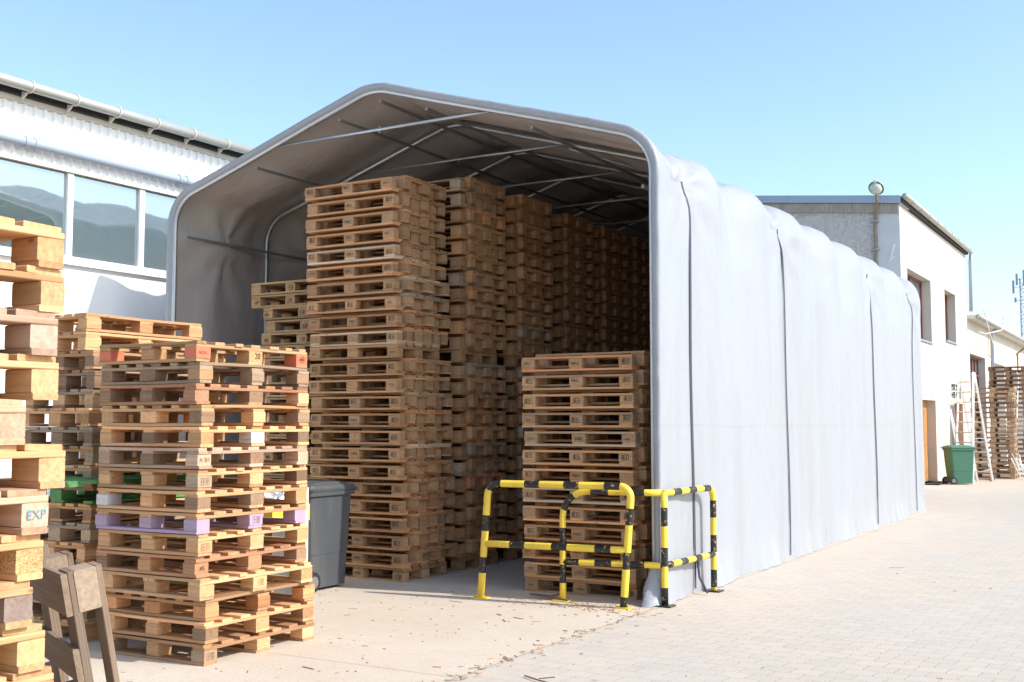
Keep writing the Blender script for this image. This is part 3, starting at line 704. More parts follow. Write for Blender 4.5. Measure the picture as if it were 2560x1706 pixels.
FRESH = (.72, .455, .25); NAT = (.66, .40, .22); GREY = (.46, .35, .26); DARKW = (.33, .22, .15); PINK = (.64, .45, .33); REDD = (.50, .28, .17); ORG = (.62, .17, .09); PUR = (.40, .29, .40); GRN = (.07, .25, .08)
def mixed_stack():      # sunlit stack with the orange pallet on top; footprint x -6.8..-5.8, y 5.7..6.87
    r = random.Random(31); grp = 'pallets of the sunlit mixed stack'
    ph = 'the sunlit stack with the orange-cornered top pallet'
    rows = [  # top to bottom: kind, colour, block colour, description
        ('ind', FRESH, NAT, 'natural pallet with orange painted corner blocks, lying on top of the sunlit mixed stack'),
        ('indrot', GREY, GREY, None), ('ind', REDD, DARKW, None), ('indrot', FRESH, NAT, None), ('ind', NAT, DARKW, None),
        ('ind', PINK, PINK, None), ('ind', NAT, GREY, None), ('ind', NAT, NAT, None),
        ('ind', NAT, PUR, 'pallet with purple painted blocks and boards, low in the sunlit mixed stack'),
        ('ind', FRESH, FRESH, None), ('ind', REDD, DARKW, None), ('ind', FRESH, NAT, None), ('indrot', (.60, .36, .2), (.6, .3, .15), None), ('ind', NAT, NAT, None), ('ind', (.55, .33, .19), NAT, None)]
    n = len(rows); p = .1485
    names = {id(GREY): 'grey', id(REDD): 'reddish', id(FRESH): 'fresh yellow', id(NAT): 'tan', id(PINK): 'pinkish'}
    for k, (kd, c, bc, lab) in enumerate(rows):
        i = n - 1 - k; z = i * p + .003; x = -6.30 + rj(r, .011) + (-.03 if k < 11 else .01); y = 6.275 + rj(r, .013) + (.05 if k >= 12 else 0)
        paint = {}
        if k == 0: paint = {0: ORG, 6: ORG, 8: ORG, ('b', 2): (.5, .2, .1)}
        if k == 8: paint = {j: PUR for j in range(9)}; paint[('b', 2)] = PUR; paint[('b', 1)] = PUR; paint[('b', 0)] = PUR
        if k == 7: paint = {0: (.62, .60, .62)}
        if k == 4: paint = {7: (.62, .60, .56)}
        lab = lab or '%s pallet, %s from top of %s' % (names.get(id(c), 'orange-brown'), ordinal(k + 1), ph)
        rz = rj(r, .017) + (pi / 2 if kd == 'indrot' else 0)
        if k == 9: lab = lab.replace('from the top', 'from the top')
        t, bl = place_pallet(kd, r.randrange(5), (x, y, z), rz, lab, grp, vary(c, r, .08), False, vary(bc, r, .1), chip=False, paint=paint)
        # individual block tones
        if not paint or k in (4, 7):
            for j, (o, _) in enumerate(bl):
                if j not in paint: o.color = (*vary(r.choice([bc, c, bc, DARKW, NAT]), r, .12), 1)
        hx = .06
        if kd == 'ind':  # +x faces are blocks 6,7,8 ; y -,0,+
            if k == 0: stamp(bl[7][0], bl[7][1], S20, 'x', half=hx, dx=.02); stamp(bl[8][0], bl[8][1], SOVAL, 'x', half=hx); stamp(bl[6][0], bl[6][1], SCODE, 'x', half=hx)
            if k == 5: stamp(bl[6][0], bl[6][1], SASH, 'x', half=hx)
            if k == 10: stamp(bl[6][0], bl[6][1], SAS, 'x', half=hx)
            if k in (6, 9, 14): stamp(bl[6][0], bl[6][1], SBOXF, 'x', half=hx)
            if k in (8, 11): stamp(bl[7][0], bl[7][1], SBOXF, 'x', half=hx)
mixed_stack()
def back_left_stack():   # x -8.07..-7.27, y 5.94..7.14 long side facing +x
    r = random.Random(41); grp = 'pallets of the stack with the green pallet'; n = 17; p = .1478
    ph = 'the stack with the green pallet at left'
    for i in range(n):
        k = n - 1 - i; c = [NAT, FRESH, NAT, DARKW, GREY, NAT, GREY][k % 7] if k < 9 else [NAT, DARKW, NAT, GREY][k % 4]
        paint = {}; lab = 'pallet, %s from top of %s' % (ordinal(k + 1), ph)
        if k == 0: lab = 'natural pallet, topmost one of %s' % ph
        if i == 7: paint = {j: GRN for j in range(9)}; paint.update({('b', 0): GRN, ('b', 1): GRN, ('b', 2): GRN, 'deckpaint': GRN}); lab = 'bright green painted pallet half way down the stack at left'
        else: lab = {id(NAT): 'tan ', id(FRESH): 'pale yellow ', id(DARKW): 'dark brown ', id(GREY): 'grey '}[id(c)] + lab if k else lab
        x = -7.27 - .4 + rj(r, .02) + (0 if k > 1 else .0); y = 6.54 + rj(r, .03)
        if 1 < k: x += .05
        place_pallet('eurworn', r.randrange(4), (x, y, i * p + .003), pi / 2 + rj(r, .025), lab, grp, vary(c, r, .1), False, vary(c if k < 2 else r.choice([c, DARKW, NAT, GREY]), r, .1), chip=False, paint=paint)
back_left_stack()
def near_stack():        # cropped by the left frame edge: x -4.375..-3.175, y 1.69..2.49
    r = random.Random(51); grp = 'pallets of the near stack cut off by the left edge'; n = 16; p = .1438
    ph = 'the nearest stack, at the left edge'
    cols = [FRESH, FRESH, (.50, .38, .30), FRESH, (.60, .42, .28), NAT, PINK, FRESH, NAT, (.60, .45, .25), NAT, GREY, NAT, NAT, GREY, NAT]
    shift = [-.0, 0, -.01, -.01, -.10, .02, -.03, -.045, -.07, -.03, 0, 0, 0, 0, 0, 0]
    for i in range(n):
        k = n - 1 - i; c = cols[k]
        lab = '%s from top of %s' % (ordinal(k + 1), ph); lab = 'pale worn pallet, ' + (lab if k else 'topmost one of ' + ph)
        if k == 6: lab = 'pallet with EXP chalked on its end block, in %s' % ph
        bc = [FRESH, FRESH, (.48, .36, .30), FRESH, PINK, FRESH, PINK, (.60, .40, .2), (.38, .29, .25), (.66, .48, .25)][k] if k < 10 else c
        t, bl = place_pallet('eurworn', r.randrange(4), (-3.175 - .6, 2.49 - .4 + shift[k] * 1.2 + rj(r, .006), i * p + .002), rj(r, .03), lab, grp, vary(c, r, .06), False, vary(bc, r, .05), chip=(k == 7))
        if k == 6: stamp(bl[8][0], bl[8][1], SEXP, 'x', half=.0725)
near_stack()
# weathered pallet leaning on its end against the near stack
LIB['lean'] = []
_d, _b, _t = gen_pallet(.95, 1.16, 777, nb=5, bw=[.16, .13, .15, .13, .16], worn=.8, block=(.13, .15), bottom='y')
LIB['lean'].append((_d.mesh('deck', [WOOD, CHIP, PAINT]), [(q.mesh('block', [WOOD, CHIP, PAINT]), p, wd) for q, p, wd in _b], [q.mesh('bottom_board', [WOOD, CHIP, PAINT]) for q in _t]))
t, bl = place_pallet('lean', 0, (0, 0, 0), 0, 'grey weathered pallet standing on edge, leaning against the nearest stack', 'loose pallets', (.30, .24, .19), False, (.36, .29, .23), chip=False)
dax = Vector((-.906, .423, 0)); th = Vector((.423, .906, 0)); ln = radians(10.5)
ly = (Vector((0, 0, 1)) * cos(ln) - th * sin(ln)).normalized(); lx = dax; lz = lx.cross(ly)
if lz.dot(th) > 0: lx = -dax; lz = lx.cross(ly)
Mx = Matrix((lx, ly, lz)).transposed().to_4x4()
t.matrix_world = Matrix.Translation(Vector((-3.262, 3.015, .012)) + dax * .475 + ly * .58) @ Mx

# far stacks by the long building
def far_stack(x0, y0, n, p, col, ph, seed, lx=1.0, rz=0.0):
    r = random.Random(seed)
    for i in range(n):
        k = n - i; c = vary(col, r, .22)
        lab = 'weathered pallet, %s from top of %s' % (ordinal(k), ph) if k > 1 else 'weathered brown pallet, topmost one of %s' % ph
        o = link('wooden_pallet', FARME[r.randrange(5)], None, (x0 + .6 * lx + rj(r, .03), y0 + .4 + rj(r, .03), i * p + .003), (0, 0, rz + rj(r, .03)), c); tag(o, lab, 'pallet', 'pallets stacked by the far building')
far_stack(-5.50, 37.3, 18, .1535, (.50, .36, .25), 'the far stack behind the ladder', 61)
far_stack(-4.20, 39.4, 14, .150, (.50, .35, .23), 'the far stack at the right frame edge', 62, rz=pi / 2)
far_stack(-5.75, 42.6, 23, .158, (.44, .29, .20), 'the tallest far stack, rising above the others', 63, lx=1.1)

# ---------------------------------------------------------------- barriers
def arc(c, a0, a1, r, ex, ez, n=6):
    return [Vector(c) + Vector(ex) * r * cos(a0 + (a1 - a0) * i / n) + Vector(ez) * r * sin(a0 + (a1 - a0) * i / n) for i in range(n + 1)]
def striped(path, r, ly, lb, start_black=False, off=0.0, lead=0.0):
    """tube whose faces alternate yellow and black along its length"""
    P = [Vector(p) for p in path]; L = [0]
    for a, b in zip(P[:-1], P[1:]): L.append(L[-1] + (b - a).length)
    cuts = set(L); d = lead; blk = start_black; edges = [(0, blk)]
    while d < L[-1]:
        cuts.add(d); edges.append((d, None)); d += 0.001; d -= .001
        seg = lb if blk else ly
        d2 = d + seg; edges.append((d, blk)); blk = not blk; d = d2
    st = [e for e in edges if e[1] is not None]
    if lead > 0: st[0] = (0, not start_black)
    cuts |= {e[0] for e in st}; C = sorted(c for c in cuts if c <= L[-1])
    C2 = [C[0]]
    for c in C[1:]:
        if c - C2[-1] > .002: C2.append(c)
    def at(s):
        for i in range(len(L) - 1):
            if L[i + 1] >= s - 1e-9: break
        q = (s - L[i]) / max(1e-9, L[i + 1] - L[i]); return P[i].lerp(P[i + 1], q)
    def mf(i):
        mid = (C2[i] + C2[i + 1]) / 2; b = st[0][1]
        for (s, bb) in st:
            if s <= mid: b = bb
        return 1 if b else 0
    m = MB(); m.tube([at(c) for c in C2], r, 14, mfun=mf); return m
def barrier_a():
    t = thing('safety_barrier', 'yellow and black hoop barrier with one crossbar, standing free in front', 'barrier', (-5.07, 9.37, 0), group='striped safety barriers')
    inv = Matrix.Translation((5.07, -9.37, 0))
    a, b = Vector((-5.78, 9.30, 0)), Vector((-4.36, 9.44, 0)); ex = (b - a).normalized(); H = 1.09; lean = Vector((.085, 0, 0)); up = (Vector((0, 0, H)) + lean).normalized(); r = .034; cr = .11
    at_, bt = a + up * H, b + up * H
    path = [a] + [a + up * (H - cr)] + arc(at_ + ex * cr - up * cr, pi, pi / 2, cr, ex, up)[1:] + arc(bt - ex * cr - up * cr, pi / 2, 0, cr, ex, up) + [b]
    m = striped(path, r, .245, .15, False); o = m.build('hoop_tube', [YEL, BLK], t, True); o.matrix_parent_inverse = inv
    m = striped([a + up * .52 + ex * .0, b + up * .52], r * .93, .27, .155, False, lead=0); o = m.build('crossbar', [YEL, BLK], t, True); o.matrix_parent_inverse = inv
    for p in (a, b):
        m = MB(); m.box(p.x - .075, p.x + .075, p.y - .06, p.y + .06, .004, .014); o = m.build('foot_plate', YEL, t); o.matrix_parent_inverse = inv
def barrier_b():
    t = thing('safety_barrier', 'yellow and black L-shaped corner barrier wrapped round the right tent leg', 'barrier', (-4.1, 9.79, 0), group='striped safety barriers')
    inv = Matrix.Translation((4.1, -9.79, 0))
    def B(m, nm): o = m.build(nm, [YEL, BLK], t, True); o.matrix_parent_inverse = inv
    f1, f2, f3 = Vector((-5.03, 9.55, 0)), Vector((-4.085, 9.735, 0)), Vector((-4.03, 10.85, 0)); up = Vector((0, 0, 1)); H = 1.02; r = .031
    e1 = (f2 - f1).normalized(); e2 = (f3 - f2).normalized(); c1 = .24; c3 = .12
    path = [f1, f1 + up * (H - c1)] + arc(f1 + up * (H - c1) + e1 * c1, pi, pi / 2, c1, e1, up)[1:] + [f2 + up * H - e1 * .02]
    B(striped(path, r, .17, .17, False), 'front_hoop_tube')
    path = [f2 + up * H] + [f3 + up * H - e2 * c3] + arc(f3 + up * (H - c3) - e2 * c3, pi / 2, 0, c3, e2, up)[1:] + [f3]
    B(striped(path, r, .17, .17, False), 'side_hoop_tube')
    B(striped([f2, f2 + up * (H + .01)], r * 1.02, .19, .17, True), 'corner_post')
    B(striped([f1 + up * .365, f2 + up * .365], r * .95, .15, .16, True), 'crossbar')
    B(striped([f2 + up * .365, f3 + up * .365], r * .95, .17, .15, True), 'crossbar')
    for p in (f1, f2, f3):
        m = MB(); m.box(p.x - .08, p.x + .08, p.y - .07, p.y + .07, .004, .014); o = m.build('foot_plate', BLK if p is not f1 else YEL, t); o.matrix_parent_inverse = inv
barrier_a(); barrier_b()

# ---------------------------------------------------------------- wheeled bins
def bin_(loc, rz, mat, label, sc=1.0):
    """local +y is the front (lid lip), wheels at -y"""
    t = thing('wheelie_bin', label, 'bin', loc, rz)
    def ring(z, hx, y0, y1, r=.05, n=4):
        pts = []
        for cx, cy, a0 in ((hx - r, y1 - r, 0), (-hx + r, y1 - r, pi / 2), (-hx + r, y0 + r, pi), (hx - r, y0 + r, 3 * pi / 2)):
            for i in range(n + 1): a = a0 + pi / 2 * i / n; pts.append((cx + r * cos(a), cy + r * sin(a), z))
        return pts
    def loft(rings, name, mm, smooth=False):
        m = MB(); k = len(rings[0]); vs = [p for rr in rings for p in rr]; fs = []
        for i in range(len(rings) - 1):
            for j in range(k): a = i * k + j; b = i * k + (j + 1) % k; fs.append((a, b, b + k, a + k))
        fs.append(tuple(range(k - 1, -1, -1))); q = (len(rings) - 1) * k; fs.append(tuple(range(q, q + k))); m.add(vs, fs); return m.build(name, mm, t, smooth)
    loft([ring(.03, .235, -.25, .29), ring(.35, .248, -.28, .302), ring(.36, .252, -.283, .306), ring(.93, .275, -.33, .33), ring(.935, .30, -.35, .36), ring(.975, .30, -.35, .36)], 'body', mat)
    loft([ring(.978, .305, -.36, .39), ring(1.0, .31, -.365, .40), ring(1.01, .295, -.35, .375), ring(1.035, .285, -.34, .35), ring(1.04, .26, -.30, .31), ring(1.06, .23, -.25, .26), ring(1.064, .21, -.22, .23)], 'lid', mat)
    m = MB(); m.tube([(-.24, -.40, .99), (.24, -.40, .99)], .016, 10)
    for x in (-.24, 0, .24): m.box(x - .012, x + .012, -.405, -.345, .975, 1.0)
    m.build('handle', mat, t)
    for sx in (-1, 1):
        w_ = MB(); w_.lathe((sx * .255, -.27, .1), [(.03, -.028), (.098, -.025), (.1, -.012), (.1, .012), (.098, .025), (.03, .028)], 24, 'x'); wo = w_.build('wheel', RUBBER, t, False)
        h = MB(); h.lathe((sx * .258, -.27, .1), [(.02, -.03), (.058, -.030), (.06, 0), (.058, .030), (.02, .032)], 16, 'x'); h.build('rim', RIM, wo)
    m = MB(); m.tube([(-.25, -.27, .1), (.25, -.27, .1)], .012, 8); m.build('axle', RIM, t)
    return t
bin_((-7.63, 9.02, .004), 0, BINB, 'black wheeled waste bin standing between the sunlit stack and tent mouth')
bin_((-5.28, 33.35, 0), radians(-58), BING, 'green wheeled waste bin beside the ladder at the far building')

def scrap_box():
    t = thing('scrap_box', 'dark box with yellow panel and silver foil, seen through gaps of the sunlit stack', 'box', (-6.98, 7.75, .004))
    m = MB(); m.box(-.2, .2, -.24, .24, 0, .78); m.build('box_body', BINB, t)
    m = MB(); m.box(-.205, .205, -.245, .245, .785, .93); m.build('yellow_panel', YEL, t)
    m = MB(); r = random.Random(8); N = 12; vs = [(-.19 + .38 * i / N, -.23 + .46 * j / N, .935 + (.02 + .12 * noise.noise(Vector((i * .5, j * .45, 1))) + .05 * sin(pi * i / N)) * (1 if 0 < i < N and 0 < j < N else 0)) for i in range(N + 1) for j in range(N + 1)]
    m.add(vs, [(i * (N + 1) + j, (i + 1) * (N + 1) + j, (i + 1) * (N + 1) + j + 1, i * (N + 1) + j + 1) for i in range(N) for j in range(N)]); m.build('silver_foil', ALU, t)
    m = MB(); m.box(.21, .235, .1, .19, .0, 1.08); m.box(.21, .235, -.1, .1, 1.03, 1.08); m.build('pale_post', CREAM, t)
scrap_box()

# ---------------------------------------------------------------- right building
BX, BY = -6.1, 30.4
def face_x(m, X, y0, y1, z0, z1, holes, depth, mi=0, rmi=0):
    """wall face looking +x with openings and their reveals"""
    ys = sorted({y0, y1} | {v for h in holes for v in h[:2] if y0 < v < y1}); zs = sorted({z0, z1} | {v for h in holes for v in h[2:4] if z0 < v < z1})
    for a, b in zip(ys[:-1], ys[1:]):
        for c, d in zip(zs[:-1], zs[1:]):
            if any(h[0] < (a + b) / 2 < h[1] and h[2] < (c + d) / 2 < h[3] for h in holes): continue
            m.quad((X, a, c), (X, b, c), (X, b, d), (X, a, d), mi)
    for (a, b, c, d) in holes:
        x2 = X - depth
        m.quad((X, a, c), (X, a, d), (x2, a, d), (x2, a, c), rmi); m.quad((X, b, c), (x2, b, c), (x2, b, d), (X, b, d), rmi)
        m.quad((X, a, d), (X, b, d), (x2, b, d), (x2, a, d), rmi); m.quad((X, a, c), (x2, a, c), (x2, b, c), (X, b, c), rmi)
def right_building():
    t = thing('warehouse', 'tall cream and grey plastered building with deep windows behind the tent', 'building', (BX, BY, 0))
    inv = Matrix.Translation((-BX, -BY, 0))
    def B(m, nm, mats, par=t, smooth=False):
        o = m.build(nm, mats, par, smooth)
        o.matrix_parent_inverse = inv.copy(); return o
    Y1 = 41.0; zt = 7.36
    holes = [(31.2, 34.5, 3.97, 5.78), (36.75, 38.7, 4.2, 5.78), (32.5, 34.8, .0, 2.32), (37.5, 39.3, 2.45, 2.9), (38.0, 39.6, 0.0, 2.3)]
    m = MB(); face_x(m, BX, BY, Y1, 0, zt, holes, .34); m.quad((BX, Y1, 4), (BX - 12, Y1, 4), (BX - 12, Y1, zt), (BX, Y1, zt)); B(m, 'cream_wall', CREAMW)
    sl = .1
    m = MB(); m.quad((BX - 14, BY, 0), (BX - .56, BY, 0), (BX - .56, BY, zt - .25 + .05), (BX - 14, BY, zt - .25 + 1.4)); B(m, 'rough_gable_wall', ROUGH)
    m = MB(); m.quad((BX - .558, BY - .002, 0), (BX + .0, BY - .002, 0), (BX + .0, BY - .002, zt - .25), (BX - .558, BY - .002, zt - .25 + .056)); B(m, 'smooth_corner_strip', SMOOTHG)
    m = MB()          # streaked concrete band, with vertical grooves
    x = BX
    rr = random.Random(3)
    while x > BX - 14:
        w_ = .055; d = rr.uniform(.0, .02); z0 = zt - .25 + (BX - x) * sl
        m.box(x - w_ + .004, x, BY - .06 - d, BY - .004, z0, z0 + .245, tint=1); x -= w_
    B(m, 'concrete_band', CONCB)
    m = MB()
    for (xa, xb) in ((BX + .06, BX - 2.9), (BX - 2.905, BX - 14)):
        za, zb = zt + (BX - xa) * sl, zt + (BX - xb) * sl
        m.add([(xa, BY - .14, za), (xb, BY - .14, zb), (xb, BY - .14, zb + .2), (xa, BY - .14, za + .2), (xa, BY + 1, za), (xb, BY + 1, zb), (xb, BY + 1, zb + .2), (xa, BY + 1, za + .2)],
              [(0, 3, 2, 1), (3, 7, 6, 2), (0, 1, 5, 4), (0, 4, 7, 3), (1, 2, 6, 5)])
    B(m, 'roof_flashing', FLASH)
    m = MB(); m.quad((BX + .05, BY - .1, zt + .19), (BX + .05, Y1, zt + .19), (BX - 14, Y1, zt + 1.6), (BX - 14, BY - .1, zt + 1.6)); m.box(BX - .02, BX + .10, BY - .1, Y1, zt + .02, zt + .17); B(m, 'roof', FASCIA)
    m = MB(); m.tube([(BX + .17, BY - .1, zt + .17), (BX + .17, Y1 + .25, zt + .13)], .08, 14)
    B(m, 'gutter', ZINC, smooth=True)
    for k in range(9): q = MB(); y = BY + .6 + 1.2 * k; q.tube([(BX + .17 + .086 * cos(a), y, zt + .16 + .086 * sin(a)) for a in [radians(g_) for g_ in range(-160, 100, 26)]], .008, 5); B(q, 'gutter_bracket', ZINC)
    m = MB(); m.tube([(BX + .18, Y1 + .1, zt + .1), (BX + .14, Y1 + .1, zt - .2), (BX + .12, Y1 + .1, 5.45)], .06, 12); B(m, 'downpipe', PVC, smooth=True)
    for (a, b, c, d) in holes[:2]:
        w_ = MB(); x2 = BX - .30
        for (ya, yb, za, zb) in ((a, b, c, c + .07), (a, b, d - .07, d), (a, a + .07, c, d), (b - .07, b, c, d), ((a + b) / 2 - .03, (a + b) / 2 + .03, c, d)): w_.box(x2, x2 + .05, ya + .001, yb - .001, za + .001, zb - .001)
        wo = B(w_, 'window', REDFR); g_ = MB(); g_.box(x2 + .01, x2 + .02, a, b, c, d); o = g_.build('pane', GLASS2, wo)
        s_ = MB(); s_.box(BX - .33, BX + .06, a - .04, b + .04, c - .03, c + .006); B(s_, 'window_sill', FLASH)
    for (a, b, c, d) in (holes[2], holes[4]):
        w_ = MB(); w_.box(BX - .30, BX - .25, a, b, c, d); wo = B(w_, 'door', ORANGE)
        for zz in (.35, 1.3): w2 = MB(); w2.box(BX - .25, BX - .235, (a + b) / 2 + .1, b - .12, zz, zz + .75); w2.build('door_panel', ORANGE, wo)
        h = MB(); h.tube([(BX - .25, b - .5, 1.05), (BX - .16, b - .5, 1.05), (BX - .16, b - .65, 1.05)], .012, 6); h.build('door_handle', ALU, wo)
    (a, b, c, d) = holes[3]
    w_ = MB(); w_.box(BX - .10, BX - .05, a, b, c, d); B(w_, 'vent_pane', GLASS2)
    w_ = MB(); w_.box(BX - .045, BX - .02, a, b, (c + d) / 2 - .02, (c + d) / 2 + .02); w_.box(BX - .045, BX - .02, (a + b) / 2 - .04, (a + b) / 2 + .04, c, d); B(w_, 'vent_bars', CREAM)
    m = MB(); m.box(BX, BX + .45, 32.4, 34.2, .004, .03); B(m, 'door_step', DARK)
    # cable conduit and small details on the gable
    m = MB(); X = BX - .62; m.tube([(X, BY - .05, 0), (X, BY - .05, 6.75), (X + .03, BY - .06, 7.1), (X + .10, BY - .16, 7.42), (X + .14, BY - .42, 7.60)], .034, 8); B(m, 'lamp_conduit', RUSTY, smooth=True)
    for z in (5.2, 6.2, 6.95): m = MB(); m.box(X - .11, X + .11, BY - .10, BY - .008, z - .015, z + .015); B(m, 'conduit_clip', FLASH)
    m = MB(); m.tube([(X + .35, BY - .02, 5.85), (X + .45, BY - .12, 6.1), (X + .5, BY - .14, 6.3)], .008, 5); m.tube([(X + .28, BY - .02, 5.8), (X + .5, BY - .1, 5.98)], .008, 5); B(m, 'loose_wire', CONDUIT)
    return t
right_building()
def lamp():
    c = Vector((BX - .44, BY - .58, 7.72)); t = thing('yard_lamp', 'round grey yard lamp with milky glass bowl on the gable corner', 'lamp', c)
    ax = Vector((-.1, -.75, -.62)).normalized(); q = ax.to_track_quat('Z', 'Y'); t.rotation_euler = q.to_euler()
    m = MB(); m.lathe((0, 0, 0), [(.06, -.16), (.10, -.12), (.17, -.03), (.20, .0), (.205, .02), (.19, .025), (.18, .0)], 28); m.build('reflector', ZINC, t, True)
    m = MB(); m.lathe((0, 0, 0), [(.165, .01), (.16, .06), (.13, .12), (.08, .155), (.02, .165)], 28); m.build('glass_bowl', LAMPG, t, True)
    m = MB(); m.lathe((0, 0.16, -.02), [(.03, -.05), (.045, -.03), (.05, .05), (.03, .08)], 14); m.build('lamp_holder', ZINC, t, True)
lamp()
def low_building():
    Y0, Y1 = 41.0, 72.0
    t = thing('low_workshop', 'low cream workshop wing with eaves gutter and red-brown glazed gate', 'building', (BX, Y0, 0))
    inv = Matrix.Translation((-BX, -Y0, 0))
    def B(m, nm, mats, smooth=False): o = m.build(nm, mats, t, smooth); o.matrix_parent_inverse = inv.copy(); return o
    holes = [(41.35, 44.9, 0, 4.05), (46.3, 50.2, 0, 4.0), (51.6, 56.5, 0, 4.0), (58, 62, 0, 4.0)]
    m = MB(); face_x(m, BX, Y0, Y1, 0, 5.2, holes, .4); B(m, 'cream_wall', CREAMW)
    m = MB(); m.quad((BX - .05, Y0, 5.32), (BX - .05, Y1, 5.32), (BX - 10, Y1, 6.2), (BX - 10, Y0, 6.2)); m.box(BX - .05, BX + .3, Y0, Y1, 5.2, 5.32); B(m, 'roof', CREAM)
    m = MB(); m.tube([(BX + .36, Y0, 5.26), (BX + .36, Y1, 5.26)], .09, 12); B(m, 'gutter', ZINC, True)
    m = MB(); m.tube([(BX + .3, 45.95, 5.2), (BX + .12, 45.95, 5.05), (BX + .12, 45.95, 0.05)], .07, 10); B(m, 'downpipe', PVC, True)
    (a, b, c, d) = holes[0]
    m = MB(); n = 5
    for k in range(n + 1): y = a + (b - a) * k / n; m.box(BX - .3, BX - .24, y - .04, y + .04, 0, d)
    for z in (.05, 1.1, 1.9, 2.7, 3.4, 4.0): m.box(BX - .238, BX - .225, a, b, z - .03, z + .03)
    B(m, 'gate_frame', REDFR); m = MB(); m.box(BX - .28, BX - .27, a, b, 0, d); B(m, 'gate_panes', GLASS2)
    for h in holes[1:]:
        m = MB(); m.box(BX - .42, BX - .4, h[0], h[1], 0, h[3]); B(m, 'shutter', SMOOTHG)
        m = MB()
        for k in range(4): y = h[0] + (h[1] - h[0]) * (k + .5) / 4; m.box(BX - .39, BX - .34, y - .05, y + .05, 0, h[3] - .1)
        B(m, 'shutter_frame', REDFR)
    m = MB(); m.tube([(BX + .02, 54.5, 4.0), (BX + .04, 54.5, 4.75), (BX + .8, 54.2, 5.3)], .04, 8); B(m, 'stay_pipe', RUSTY)
    m = MB(); m.tube([(BX + .02, 41.4 + .0, 5.55), (BX + .5, 42.2, 5.75), (BX + .9, 43.2, 5.45), (BX + .8, 43.3, 4.95), (BX + .4, 42.2, 4.75), (BX + .25, 41.8, 4.8)], .02, 6); B(m, 'loose_cable', CONDUIT, True)
    m = MB(); m.tube([(BX + .45, 41.6, 5.55), (BX + .4, 43.2, 4.9), (BX + .2, 46.5, 4.3), (BX + .6, 49.6, 3.6), (-4.6, 41, 2.6), (-4.45, 38.6, .3)], .018, 6); B(m, 'loose_cable', CONDUIT, True)
low_building()

def ladder():
    t = thing('step_ladder', 'tall aluminium A-frame ladder standing behind the green bin', 'ladder', (-5.1, 34.0, 0))
    inv = Matrix.Translation((5.1, -34.0, 0))
    def B(m, nm): o = m.build(nm, ALU, t); o.matrix_parent_inverse = inv
    tl, tr = Vector((-5.38, 34.4, 3.1)), Vector((-4.98, 34.25, 3.1))
    A = (Vector((-5.48, 33.85, 0)), Vector((-4.98, 33.65, 0))); C = (Vector((-5.1, 35.3, 0)), Vector((-4.66, 35.1, 0)))
    for (p, q, nm) in ((A[0], tl, 'stile'), (A[1], tr, 'stile'), (C[0], tl + Vector((0, .08, 0)), 'rear_stile'), (C[1], tr + Vector((0.02, .08, 0)), 'rear_stile')):
        m = MB(); m.tube([p, q], .034, 4); B(m, nm)
    for k in range(1, 11):
        u = k * .283 / 3.1
        m = MB(); m.tube([A[0].lerp(tl, u), A[1].lerp(tr, u)], .02, 6); B(m, 'rung')
        m = MB(); m.tube([C[0].lerp(tl, u), C[1].lerp(tr, u)], .018, 6); B(m, 'rear_rung')
    m = MB(); m.tube([A[1].lerp(tr, .4), C[1].lerp(tr, .4)], .008, 5); B(m, 'spreader')
ladder()
m = MB(); m.box(-4.80, -4.70, 35.45, 35.68, 0, .09); tag(m.build('brick', BRICKM), 'small orange brick on the ground at the ladder foot', 'brick')
m = MB(); m.board((-5.2, 35.55, .05), 1.1, .09, .05, 'x'); o = m.build('timber_baulk', WOOD, col=(.5, .4, .3)); tag(o, 'pale timber baulk lying flat behind the ladder feet', 'plank')
for k, (x, y) in enumerate(((-5.95, 36.0), (-5.9, 36.35))):
    m = MB(); m.tube([(x + .35, y, 0), (x - .08, y + .2, 2.6 - k * .5)], .025, 6)
    tag(m.build('steel_pole', ALU), ['taller thin metal pole leaning on the cream wall behind the green bin', 'shorter thin metal pole leaning on the cream wall behind the green bin'][k], 'pole', 'poles leaning on the wall')
def strap_tangle():
    r = random.Random(77); m = MB()
    for k in range(11):
        x, y = -4.25 + rj(r, .15), 37.0 + rj(r, .2)
        m.tube([(x, y, .62 + rj(r, .15)), (x + r.uniform(.05, .25), y - .1, .35), (x + r.uniform(.2, .6), y - .2, .03)], .012, 5)
    tag(m.build('white_straps', CONDUIT, None, True), 'tangle of white packing straps spilling beside the far pallet stack', 'straps')
strap_tangle()
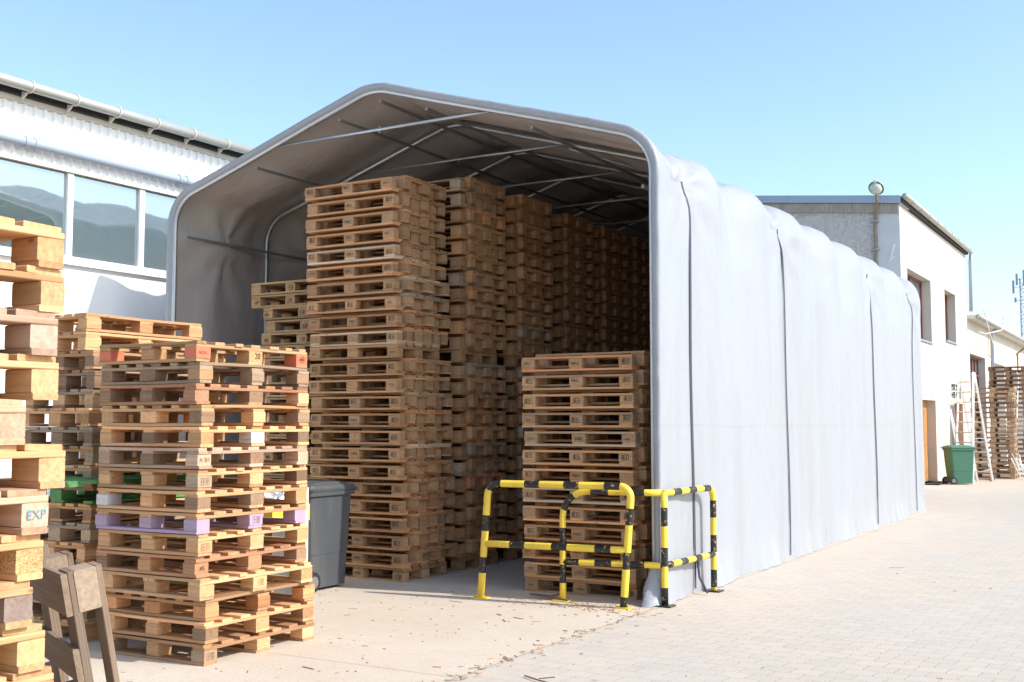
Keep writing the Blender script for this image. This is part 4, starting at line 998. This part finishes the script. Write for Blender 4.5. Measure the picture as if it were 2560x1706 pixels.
def mast():
    x, y = -15.95, 150.0; t = thing('radio_mast', 'slim lattice radio mast with antennas far off at the right edge', 'mast', (x, y, 0)); inv = Matrix.Translation((-x, -y, 0))
    def B(m, nm): o = m.build(nm, MASTM, t); o.matrix_parent_inverse = inv
    m = MB(); H = 19.3; w_ = .42; leg = [(x + w_ * cos(a), y + w_ * sin(a)) for a in (0, 2 * pi / 3, 4 * pi / 3)]
    for p in leg: m.tube([(p[0], p[1], 0), (p[0], p[1], H)], .06, 5)
    for k in range(int(H / .9)):
        z = k * .9
        for i in range(3): a, b = leg[i], leg[(i + 1) % 3]; m.tube([(a[0], a[1], z), (b[0], b[1], z + .9)], .035, 4); m.tube([(a[0], a[1], z), (b[0], b[1], z)], .03, 4)
    B(m, 'lattice_tower')
    for (dx, z, h) in ((-.9, 18.2, 1.6), (.8, 18.4, 1.6), (-.5, 19.1, 1.4), (.3, 19.3, 1.8), (-.7, 16.6, .6)):
        m = MB(); m.box(x + dx - .12, x + dx + .12, y - .7, y - .5, z - h / 2, z + h / 2); m.tube([(x + dx, y - .5, z), (x, y, z)], .04, 4); B(m, 'antenna')
mast()

# ---------------------------------------------------------------- litter of splinters
def litter():
    r = random.Random(91); m = MB()
    def chip(x, y, L, w_, h, a, tint):
        m.board((x, y, h / 2 + .006), L, w_, h, 'x', rot=a, ch=h * .2, tint=tint, seed=r.random() * 9, twist=rj(r, .3))
    for k in range(620):
        x = r.uniform(-9.5, -3.2) if r.random() < .8 else r.uniform(-4.2, 2.5); y = r.uniform(3.6, 9.6) if x < -3.2 else r.uniform(3.5, 14)
        big = r.random() < .12
        L = r.uniform(.05, .16) if big else r.uniform(.008, .04); w_ = r.uniform(.004, .011) if big else r.uniform(.002, .006)
        if x > -3.9 and r.random() < .6: continue
        chip(x, y, L, w_, r.uniform(.002, .006), rj(r, .5) + .15 if r.random() < .7 else r.uniform(0, pi), r.choice([.6, .8, 1, 1.2]))
    for k in range(260):   # rows blown together near the barriers and along the seam
        q = r.random()
        if q < .5: x, y = -4.12 + r.gauss(0, .05), r.uniform(5.2, 9.4)
        else: x, y = r.gauss(-4.75, .35), 9.35 + r.gauss(0, .12)
        chip(x, y, r.uniform(.01, .09), r.uniform(.003, .008), .003, r.uniform(0, pi), r.choice([.5, .8, 1.1]))
    o = m.build('wood_splinters', WOOD, col=(.60, .40, .25)); tag(o, 'scattered wood splinters and bark crumbs on the yard floor', 'splinters', kind='stuff')
litter()
m = MB(); m.tube([(-3.75, 6.58, .012), (-3.6, 6.50, .014), (-3.42, 6.45, .012), (-3.28, 6.42, .01)], [.005, .005, .004, .002], 7)
m.tube([(-3.6, 6.50, .025), (-3.5, 6.53, .04)], .004, 5)
tag(m.build('twig', BARK), 'long brown twig lying on the pavers near the concrete seam', 'twig')
m = MB(); m.tube([(-5.42, 9.62, .03), (-5.2, 9.55, .035), (-4.95, 9.50, .02)], [.01, .014, .008], 6); m.tube([(-5.2, 9.55, .03), (-5.05, 9.62, .06)], .007, 5)
tag(m.build('bark_stick', BARK), 'dark broken bark stick lying beside the barrier foot', 'stick')
